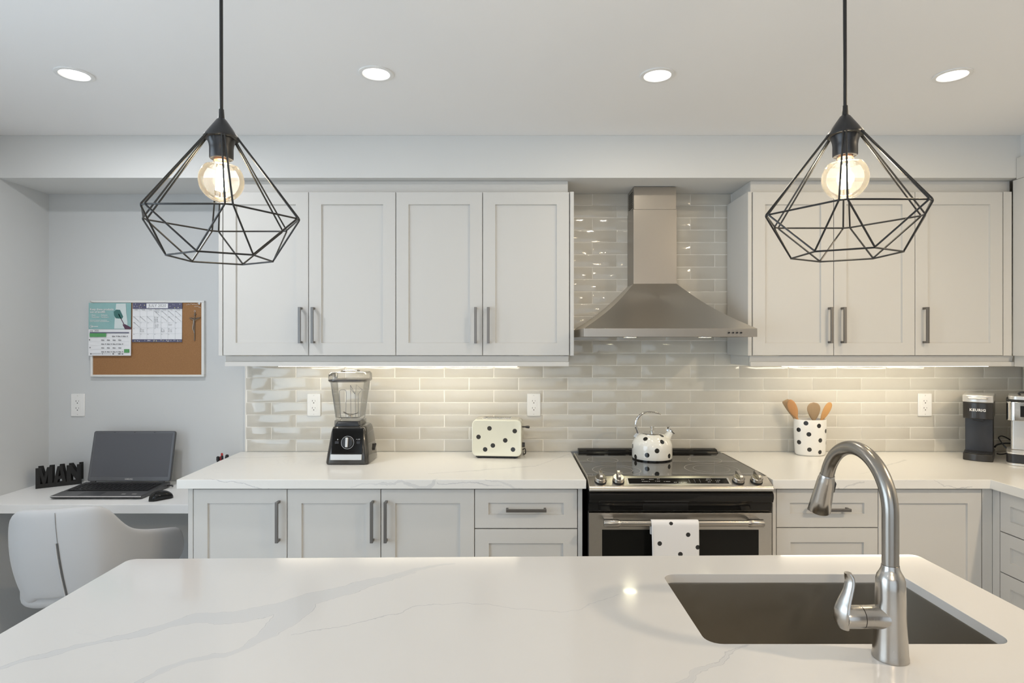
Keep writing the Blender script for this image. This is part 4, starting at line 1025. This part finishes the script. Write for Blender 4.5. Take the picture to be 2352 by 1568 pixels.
# laptop
lp_ = thing('laptop', 'open dark grey laptop on the white desk, screen off', 'laptop', (-1.892, 2.87, DZ))
lx0, lx1 = -2.100, -1.684; ly0, ly1 = 2.758, 3.000
mb = MB().prism([(ly0+.012, DZ+.003), (ly0, DZ+.011), (ly0+.002, DZ+.015), (ly1-.005, DZ+.027), (ly1, DZ+.024), (ly1, DZ+.004)], 'x', lx0, lx1)
lb = B('base', mb, charcoal, lp_, .002)
sl_ = math.atan((.027-.015)/(ly1-.007-ly0))
LM = Matrix.Translation((-1.892, ly0+.002, DZ+.0152)) @ Matrix.Rotation(sl_, 4, 'X')
mb = MB(LM); mb.box(-.206, .206, .001, .075, 0, .0012); B('palm_rest', mb, P('palm_grey', (.13, .13, .135), .3, .4), lb, .0005)
mb = MB(LM); mb.box(-.2075, .2075, -.0015, .0008, -.003, .0008); B('front_strip', mb, silver, lb, .0005)
mb = MB(LM); mb.box(-.09, .01, .012, .062, .0013, .0017); B('touchpad', mb, charcoal, lb)
mb = MB(LM); mb.box(-.190, .190, .082, .205, -.0002, .0006); kbp = B('keyboard', mb, keym, lb)
import itertools
keyme = None
for r in range(6):
    nk = 17
    for c in range(nk):
        if r == 0 and 4 <= c <= 8:
            if c > 4: continue
            wk = 5
        else: wk = 1
        kx = -.186+c*.0219+(.004*(r % 2) if c < 13 else 0); ky = .086+r*.0195
        mb = MB(LM); mb.box(kx, kx+.0219*wk-.004, ky, ky+.0160, .0007, .0028)
        B('key', mb, keym, kbp, 0)
mb = MB(LM)
mb.box(.10, .118, .025, .036, .0013, .0016); mb.box(.148, .168, .026, .036, .0013, .0016); B('stickers', mb, silver, lb)
# screen, leaning back
sa = math.atan2(3.050-2.998, 1.029-.788)
SM = Matrix.Translation((-1.891, 2.999, DZ+.0265)) @ Matrix.Rotation(-sa, 4, 'X')
mb = MB(SM); mb.rings([[(p[0], y, p[1]+.1255) for p in rrect(.410, .247, .010, 4)] for y in (-.001, .011)]); sc = B('screen', mb, charcoal, lp_, .0015)
mb = MB(SM); mb.rings([[(p[0], y, p[1]+.1255) for p in rrect(.404, .241, .008, 4)] for y in (-.0018, -.0009)]); B('bezel', mb, gunmetal, sc)
mb = MB(SM); mb.box(-.192, .192, -.0024, -.0016, .0235, .238); B('display', mb, screenm, sc)
text('lettering', 'SAMSUNG', .0085, SM @ Matrix.Translation((0, -.0021, .0125)) @ Matrix.Rotation(PI/2, 4, 'X'), silver, sc, .0001, .0002)
mb = MB(SM); mb.cyl((0, -.0020, .2425), (0, -.0015, .2425), .0022, None, 12)
for sx in (-.1, .1): mb.box(sx-.004, sx+.004, -.0022, -.0016, .2415, .2435)
B('webcam', mb, keym, sc)
mb = MB()
for sx in (-.17, .17): mb.cyl((-1.892+sx-.012, 2.992, DZ+.0275), (-1.892+sx+.012, 2.992, DZ+.0275), .0045, None, 12)
B('hinges', mb, charcoal, lp_)
mb = MB(); mb.tube(spline([(lx1+.0005, 2.975, DZ+.012), (lx1+.022, 2.975, DZ+.014), (lx1+.026, 2.97, DZ+.008)], 4), .0035, 8); B('usb_plug', mb, blackp, lp_)

# mouse
mo = thing('computer_mouse', 'glossy black computer mouse on the desk right of the laptop', 'mouse', (X(370, 2.765), 2.765, DZ), math.radians(-38))
mb = MB(); R = []
for i in range(13):
    s_ = -1+2*i/12; w_ = .0315*(1-abs(s_)**3.2)**.5*(1-.10*math.cos(s_*2.2)); hgt = .040*(1-abs(s_*.97)**2.6)**.6*(1-.12*s_)
    y = s_*.052; w_ = max(w_, .004); hgt = max(hgt, .006)
    ring = []
    for j in range(20):
        a = 2*PI*j/20; u = math.cos(a); v = math.sin(a)
        zz_ = .0005+hgt*.28+(hgt*.72*v if v > 0 else hgt*.28*v*.99); ring.append((w_*u*(1 if v > 0 else .93), y, zz_))
    R.append(ring)
mb.rings(R); ms = B('shell', mb, blackg, mo, local=True, angle=70)
mb = MB(); mb.lathe([(.001, -.0035), (.008, -.0035), (.009, 0), (.008, .0035), (.001, .0035)], (0, -.030, .0235), 16, 'x'); B('scroll_wheel', mb, rubber, ms, local=True)

# letters
lt = thing('letter_ornament', 'black cut-out letters MAN on a bar standing on the desk by the wall', 'ornament', (-2.2515, 3.020, DZ), math.atan2(.109, .149))
Lw = .185
B('bar', MB().box(-Lw/2, Lw/2, -.009, .022, .0005, .020), letterm, lt, .0006, local=True)
def glyph(ch, w_, h_):
    s_ = .30*w_
    if ch == 'M': return [[(0, 0), (.27*w_, 0), (.27*w_, .58*h_), (.42*w_, 0), (.58*w_, 0), (.73*w_, .58*h_), (.73*w_, 0), (w_, 0), (w_, h_), (.68*w_, h_), (.5*w_, .42*h_), (.32*w_, h_), (0, h_)]]
    if ch == 'N': return [[(0, 0), (.30*w_, 0), (.30*w_, .52*h_), (.68*w_, 0), (w_, 0), (w_, h_), (.70*w_, h_), (.70*w_, .48*h_), (.32*w_, h_), (0, h_)]]
    if ch == 'A': return [[(0, 0), (.30*w_, 0), (.35*w_, .22*h_), (.35*w_, .36*h_), (.38*w_, .36*h_), (.48*w_, .78*h_), (.52*w_, .78*h_), (.62*w_, .36*h_), (.65*w_, .36*h_), (.65*w_, .22*h_), (.70*w_, 0), (w_, 0), (.70*w_, h_), (.30*w_, h_)], [(.33*w_, .20*h_), (.67*w_, .20*h_), (.63*w_, .38*h_), (.37*w_, .38*h_)]]
for lay, (y0_, y1_, dx, hh_) in enumerate(((-.009, -.001, 0, .080), (.014, .022, .010, .086))):
    for ch, x0_, w_ in (('M', -.0925, .066), ('A', -.022, .050), ('N', .030, .060)):
        mb = MB()
        for poly in glyph(ch, w_, hh_): mb.prism([(x0_+dx*(0 if lay == 0 else 1)+p[0], .0202+p[1]) for p in poly], 'y', y0_, y1_)
        B('letter', mb, letterm, lt, local=True)

# pens
PX, PY = X(507, 3.0), 3.0
ph = thing('pen_holder', 'small black pen cup on the desk behind the worktop end', 'pen holder', (PX, PY, DZ))
B('cup', MB().lathe([(.001, .0004), (.033, .0004), (.034, .003), (.036, .113), (.034, .113), (.032, .006), (.001, .005)], (PX, PY, DZ), 32), blackp, ph)
def pen(name, label, px, py, lean, matb, matc, y=3.0, r=.005, cap=.02):
    tip = Vector((X(px, y), y, Z(py, y))); b0 = Vector((PX+lean, PY+.004*(1 if lean > 0 else -1), DZ+.008)); d = (tip-b0).normalized()
    t_ = thing(name, label, 'pen', tuple(b0), group='pens in the pen cup')
    B('barrel', MB().tube([b0, tip-d*cap], r, 12), matb, t_); B('cap', MB().tube([tip-d*cap, tip-d*.003, tip], [r*1.25, r*1.1, r*.55], 12), matc, t_)
pen('pen', 'thick black pen at the left of the pen cup', 500.5, 1047.5, -.008, blackp, blackp, 2.995, .0065)
pen('pen', 'red pen between the black pens in the pen cup', 507.5, 1047, .001, redm, redm, 3.005, .005)
pen('pen', 'blue-black pen just right of the red pen in the pen cup', 511, 1046, .006, blackp, bluem, 3.014, .004)
pen('pen', 'black pen with red tip, tallest in the pen cup', 509.5, 1040, .018, blackp, redm, 2.988, .0045, .012)
pen('pen', 'thick black pen at the right of the pen cup', 522, 1043.5, .012, blackp, blackp, 3.002, .007)

# ------------------------------------------------------------------ cork board and what hangs on it
cb = thing('cork_board', 'cork notice board with white frame on the wall above the laptop', 'notice board', (-1.876, WY, 1.30))
cy = WY+.0055; cb0, cb1 = X(207, 3.11), X(468, 3.11); cz0, cz1 = Z(865, 3.11), Z(690, 3.11)
B('cork', MB().box(cb0+.006, cb1-.006, cy-.012, cy, cz0+.006, cz1-.006), corkm, cb)
mb = MB(); fw = .0105
for (a, b2, c, d) in ((cb0, cb1, cz0, cz0+fw), (cb0, cb1, cz1-fw, cz1), (cb0, cb0+fw, cz0+fw, cz1-fw), (cb1-fw-.003, cb1, cz0+fw, cz1-fw)):
    B('frame_bar', MB().box(a, b2, cy-.018, cy, c, d), alum, cb, .0015)
yc = cy-.0125
def sheet(nm, par, px0, px1, py0, py1, y, mat, curl=.0, th=.0006, skew=0):
    m = MB(); x0, x1 = X(px0, y), X(px1, y); za, zb_ = Z(py1, y), Z(py0, y); R = []
    n = 10
    for i in range(n+1):
        s_ = i/n; z = zb_+(za-zb_)*s_; yy = y-curl*math.sin(PI*s_*.9)*.5-curl*s_*s_
        R.append([(x0+skew*s_, yy, z), (x1+skew*s_, yy+.0, z), (x1+skew*s_, yy+th, z), (x0+skew*s_, yy+th, z)])
    m.rings(R); return B(nm, m, mat, par, angle=60)
def prt(nm, par, rects, mat, y, polys=()):
    m = MB()
    for (a, b2, c, d) in rects: m.box(X(a, y), X(b2, y), y-.0003, y+.0002, Z(d, y), Z(c, y))
    for pl in polys: m.prism([(X(a, y), Z(b2, y)) for a, b2 in pl], 'y', y-.0003, y+.0002)
    return B(nm, m, mat, par)
# coordinates of the zoom used while measuring: (zx, zy) -> picture
def q(zx, zy): return 180+zx/5.2275, 660+zy/5.2267
def qr(a, c, b2, d): p = q(a, c); r = q(b2, d); return (p[0], r[0], p[1], r[1])
ya = cy-.0205
cal1 = thing('wall_calendar', 'hanging calendar with teal photo page over a white month page, left on the cork board', 'calendar', (X(252, ya), ya, Z(756, ya)))
p1 = sheet('picture_page', cal1, *q(124, 0)[:1], *q(633, 0)[:1], q(0, 184)[1], q(0, 500)[1], ya, teal, .001)
yp = ya-.0014
def onc(y0_, k=0): return y0_
prt('printed_picture', p1, [], tealpale, yp-.0008, [[q(455, 195), q(570, 192), q(575, 300), q(590, 420), q(585, 495), q(430, 495), q(440, 330)]])
prt('printed_picture', p1, [], tealdark, yp-.0012, [[q(*p) for p in ((425, 290), (455, 265), (500, 268), (538, 350), (525, 375), (450, 370), (430, 335))]])
prt('printed_picture', p1, [], purple, yp-.0012, [[q(*p) for p in ((530, 445), (560, 440), (633, 480), (633, 500), (560, 500))], [q(478, 318), q(486, 316), q(552, 440), q(544, 445)]])
def qt(nm, par, s_, zx, zy, size_px, mat, y, off=0, align='LEFT'):
    px, py = q(zx, zy); return text(nm, s_, size_px/5.2275*y/F*1.35, front(X(px, y), y, Z(py, y)), mat, par, .0001, off, align)
qt('lettering', p1, 'Keep these products', 138, 263, 25, printm, yp-.0014, .0003)
qt('lettering', p1, 'out of landfill:', 138, 294, 25, printm, yp-.0014, .0003)
for s_, a, b2 in (('Paint', 160, 332), ('Pesticides', 160, 356), ('Solvents', 273, 332), ('Fertilizers', 273, 356)): qt('lettering', p1, s_, a, b2, 17, printm, yp-.0014, .0001)
prt('printed_lines', p1, [qr(136, 391, 200, 396), qr(206, 391, 262, 396), qr(268, 391, 345, 396), qr(136, 405, 176, 410), qr(182, 405, 250, 410), qr(256, 405, 370, 410)], printm, yp-.0012)
m = MB(); c_ = q(155, 468); x_, z_ = X(c_[0], yp), Z(c_[1], yp)
m.rings([[(x_+r*math.cos(2*PI*i/24), yy, z_+r*math.sin(2*PI*i/24)) for i in range(24)] for r, yy in ((.0062, yp-.0010), (.0062, yp-.0014), (.0074, yp-.0014), (.0074, yp-.0010))], closed=True, caps=False); B('printed_ring', m, printm, p1)
prt('printed_name', p1, [qr(150, 463, 184, 472), qr(188, 464, 236, 472)], printm, yp-.0012)
p2 = sheet('month_page', cal1, q(124, 0)[0], q(634, 0)[0], q(0, 502)[1], q(0, 818)[1], ya, paper, .003, skew=.0008)
yq = ya-.0052
qt('lettering', p2, 'July  2020', 138, 519, 20, greyprint, yq)
prt('printed_bar', p2, [qr(136, 536, 608, 547)], navy, yq); prt('printed_block', p2, [qr(134, 549, 333, 593)], greenm, yq); prt('printed_block', p2, [qr(549, 740, 612, 782)], greenm, yq)
rs = []
random.seed(3)
for yy_ in (585, 631, 679, 725, 772):
    xs_ = {585: (405, 470, 535), }.get(yy_, (275, 343, 412, 480))
    for xx in xs_:
        rs.append(qr(xx, yy_-5, xx+16, yy_+4)); rs.append(qr(xx+18, yy_-3, xx+34, yy_+5))
        if yy_ in (585, 679, 772): rs.append(qr(xx+46, yy_-6, xx+56, yy_+4))
rs += [qr(128, 620, 140, 634), qr(134, 714, 146, 728), qr(142, 790, 158, 802), qr(283, 790, 292, 802), qr(410, 788, 426, 804), qr(478, 790, 506, 803), qr(520, 792, 538, 803), qr(165, 795, 270, 797), qr(300, 795, 390, 797)]
prt('printed_entries', p2, rs, greyprint, yq)
prt('printed_grid', p2, [qr(138, yy_, 612, yy_+1) for yy_ in (600, 647, 694, 741, 786)], P('pale_print', (.5, .52, .55), .7), yq)
m = MB(); m.tube(spline([W3(q(140, 163)[0], q(140, 163)[1], ya-.002), W3(*q(160, 176), ya-.004), W3(*q(185, 186), ya-.003)], 4), .0009, 6); B('hook', m, bronze, cal1)
yb_ = cy-.0145
cal2 = thing('wall_calendar', 'month calendar with navy patterned borders in the middle of the cork board', 'calendar', (X(362, yb_), yb_, Z(740, yb_)))
c2 = sheet('page', cal2, q(651, 0)[0], q(1247, 0)[0], q(0, 184)[1], q(0, 655)[1], yb_, paper, .0018, skew=-.0005)
yr = yb_-.0034
prt('printed_border', c2, [qr(653, 186, 1247, 256)], navy, yr); prt('printed_border', c2, [qr(644, 622, 1243, 654)], navy, yr)
prt('title_label', c2, [qr(818, 192, 1076, 248)], paper, yr-.0004)
qt('lettering', c2, 'JULY 2020', 948, 219, 36, greyprint, yr-.0010, -.0002, 'CENTER')
tri = []; tri2 = []
for i in range(44):
    zx = random.uniform(660, 1240); zy = random.choice((random.uniform(196, 246), random.uniform(629, 646)))
    if 800 < zx < 1090 and zy < 300: continue
    a = random.uniform(0, 6.28); s_ = random.uniform(4.5, 8)
    (tri if random.random() < .65 else tri2).append([q(zx+s_*math.cos(a+k_*2.09), zy+s_*math.sin(a+k_*2.09)) for k_ in range(3)])
prt('printed_triangles', c2, [], printm, yr-.0004, tri); prt('printed_triangles', c2, [], yellowm, yr-.0004, tri2)
g = [qr(655, yy_, 1245, yy_+1) for yy_ in (278, 346, 415, 484, 552)]+[qr(xx, 262, xx+1, 620) for xx in (738, 822, 906, 990, 1074, 1160)]
prt('printed_grid', c2, g, bpy.data.materials['pale_print'], yr)
di = []
for (cx_, cy_) in ((910, 280), (1000, 280), (1080, 280), (1165, 280), (660, 348), (740, 348), (822, 348), (1000, 348), (1080, 348), (1165, 348), (665, 417)):
    di.append([q(cx_, cy_), q(cx_+2, cy_-1), q(cx_+68, cy_+58), q(cx_+66, cy_+59)])
sc_ = []
for (cx_, cy_, n__) in ((912, 356, 3), (912, 386, 3), (915, 440, 4), (1080, 440, 2), (740, 505, 3), (990, 505, 3), (1078, 505, 3), (925, 288, 1), (930, 300, 1)):
    for k_ in range(n__):
        for w_i in range(2): sc_.append(qr(cx_+w_i*26, cy_+k_*12, cx_+w_i*26+random.uniform(14, 24), cy_+k_*12+2.2))
prt('printed_entries', c2, sc_, greyprint, yr, di)
for i, s_ in enumerate(('Sunday', 'Monday', 'Tuesday', 'Wednesday', 'Thursday', 'Friday', 'Saturday')): qt('lettering', c2, s_, 695+i*84, 267, 9, greyprint, yr, 0, 'CENTER')
d_ = 0
for r in range(5):
    for c in range(7):
        n__ = r*7+c-2
        if 1 <= n__ <= 31: qt('lettering', c2, str(n__), 660+c*84, 288+r*68.5, 9, greyprint, yr)
# crucifix
yk = cy-.017
cx_ = thing('crucifix', 'small dark metal crucifix hanging at the right of the cork board', 'crucifix', (X(447, yk), yk, Z(711, yk)))
def qk(zx, zy, dy_=0): px, py = q(zx, zy); return (X(px, yk), yk+dy_, Z(py, yk))
B('cross', MB().tube([qk(1398, 300), qk(1396, 420), qk(1394, 638)], [.0022, .0020, .0022], 8).tube([qk(1336, 368), qk(1365, 366), qk(1398, 372), qk(1430, 366), qk(1462, 362)], [.0026, .0018, .002, .0018, .0026], 8).tube([qk(1386, 322), qk(1412, 322)], .0022, 6), bronze, cx_)
B('ring', MB().tube([qk(1398+9*math.cos(a*PI/6), 284+11*math.sin(a*PI/6)) for a in range(12)], .0008, 6, closed=True), silver, cx_)
B('figure', MB().tube([qk(1342, 368, -.003), qk(1372, 380, -.004), qk(1394, 400, -.005), qk(1425, 380, -.004), qk(1458, 364, -.003)], [.0011, .0014, .0022, .0014, .0011], 8).tube([qk(1392, 378, -.005), qk(1392, 405, -.006), qk(1388, 440, -.005), qk(1386, 462, -.006), qk(1382, 492, -.007), qk(1392, 530, -.004), qk(1394, 548, -.004)], [.0012, .0034, .0026, .0032, .0026, .0018, .0014], 10).ball(qk(1388, 368, -.006), .0028, 10, 8), P('pewter', (.38, .35, .31), .3, .9), cx_)
# white beads and pin
bdm = whitep
gb = thing('bead_garland', 'string of small white bead charms at the top right of the cork board', 'beads', (X(440, yk), yk, Z(700, yk)))
for (a, b2) in ((1297, 208), (1315, 200), (1332, 203), (1350, 196), (1368, 202), (1388, 200), (1408, 203), (1395, 228), (1412, 226), (1428, 226), (1444, 236), (1458, 240)):
    p = qk(a, b2, .003); B('bead', MB().ball(p, .0016, 8, 6), bdm, gb)
B('thread', MB().tube([qk(1297, 208, .004), qk(1350, 198, .004), qk(1408, 203, .004), qk(1450, 190, .004)], .0004, 5).tube([qk(1395, 228, .004), qk(1430, 226, .004), qk(1458, 240, .004)], .0004, 5), bdm, gb)
pp = thing('push_pin', 'round white badge pin in the top right corner of the cork board', 'pin', (X(458, yk), yk, Z(696.5, yk)))
B('disc', MB().lathe([(.001, -.0215), (.0052, -.0210), (.0055, -.0190), (.001, -.0188)], (X(q(1451, 193)[0], 3.11), cy, Z(q(1451, 193)[1], 3.11)), 24, 'y'), whitep, pp)
B('printed_swirl', MB().lathe([(.0018, -.0219), (.0030, -.0219), (.0030, -.0213), (.0018, -.0213)], (X(q(1451, 193)[0], 3.11), cy, Z(q(1451, 193)[1], 3.11)), 16, 'y', caps=False), greyprint, pp)

# ------------------------------------------------------------------ chair
chx, chy, chr_ = -1.720, 2.43, math.radians(15)
chair = thing('desk_chair', 'light grey upholstered tub chair with arms tucked up to the desk', 'chair', (chx, chy, 0), chr_)
# plan half outline (local x right, y forward), top height, bottom height
half = [(0, -.232, .858, .52), (.055, -.231, .859, .52), (.105, -.222, .859, .52), (.140, -.205, .852, .51), (.168, -.175, .826, .50), (.190, -.130, .775, .48), (.208, -.075, .732, .46), (.232, 0, .700, .45), (.262, .08, .676, .45), (.292, .15, .658, .45), (.310, .190, .645, .45), (.317, .208, .622, .455), (.320, .217, .58, .47)]
full = [(-a, b2, c, d) for a, b2, c, d in half[:0:-1]]+half
sp = spline([Vector((a, b2, 0)) for a, b2, c, d in full], 3); tops = spline([Vector((c, d, 0)) for a, b2, c, d in full], 3)
nv = 12; outer_ = []; 
for i, p in enumerate(sp):
    zt, zb_ = tops[i].x, tops[i].y; col_ = []
    tg_ = (sp[min(i+1, len(sp)-1)]-sp[max(i-1, 0)]).normalized(); nr = Vector((tg_.y, -tg_.x, 0))
    for j in range(nv+1):
        v = j/nv; z = zb_+(zt-zb_)*v
        taper = -.055*(1-v)**1.3+.012*math.sin(PI*v)
        col_.append(p+nr*taper+Vector((0, 0, z)))
    outer_.append((col_, nr))
mb = MB(); thk = .034; VO = []; 
for col_, nr in outer_:
    loop = []
    for j, p in enumerate(col_): loop.append(p)
    top = col_[-1]; loop.append(top-nr*thk*.25+Vector((0, 0, .011))); loop.append(top-nr*thk*.75+Vector((0, 0, .011)))
    for p in col_[::-1]: loop.append(p-nr*thk)
    VO.append(loop)
mb.rings(VO); shell = B('shell', mb, fabric, chair, local=True, angle=80)
shell.modifiers.new('sub', 'SUBSURF').render_levels = 1
mb = MB(); mid = outer_[len(outer_)//2][0]
sm_pts = [p+Vector((0, -.0012, 0)) for p in mid[::-1]]
sm2 = [Vector((p.x+.022*(i/len(sm_pts)), p.y, p.z)) for i, p in enumerate(sm_pts)]
B('seam', MB().tube(sm2[:5], .0010, 6), P('seam_thread', (.25, .25, .25), .8), chair, local=True)
B('zipper', MB().tube(sm2[4:], .0026, 8), seamm, chair, local=True)
B('piping', MB().tube([p+Vector((-.006, -.0005, 0)) for p in sm2[4:]], .0026, 8), fabric, chair, local=True)
mb = MB(); mb.prism(rrect(.36, .36, .10, 8, 0, .03), 'z', .475, .56); B('seat', mb, fabric, chair, .03, local=True, seg=4)
mb = MB(); mb.cyl((0, 0, .06), (0, 0, .474), .025, None, 20); mb.lathe([(.03, .05), (.035, .07), (.03, .10)], (0, 0, 0), 20); B('gas_column', mb, chrome, chair, local=True)
for k_ in range(5):
    a = 2*PI*k_/5+.3; d = Vector((math.cos(a), math.sin(a), 0))
    B('leg', MB().tube([Vector((0, 0, .085))+d*.03, Vector((0, 0, .07))+d*.15, Vector((0, 0, .06))+d*.27], [.018, .015, .012], 12, flat=1.3), chrome, chair, local=True)
    B('castor', MB().ball(tuple(d*.275+Vector((0, 0, .0265))), .026, 14, 10), blackp, chair, local=True)

for o in bpy.data.objects:
    if o.type == 'EMPTY' and not o.children: print('EMPTY THING', o.name)
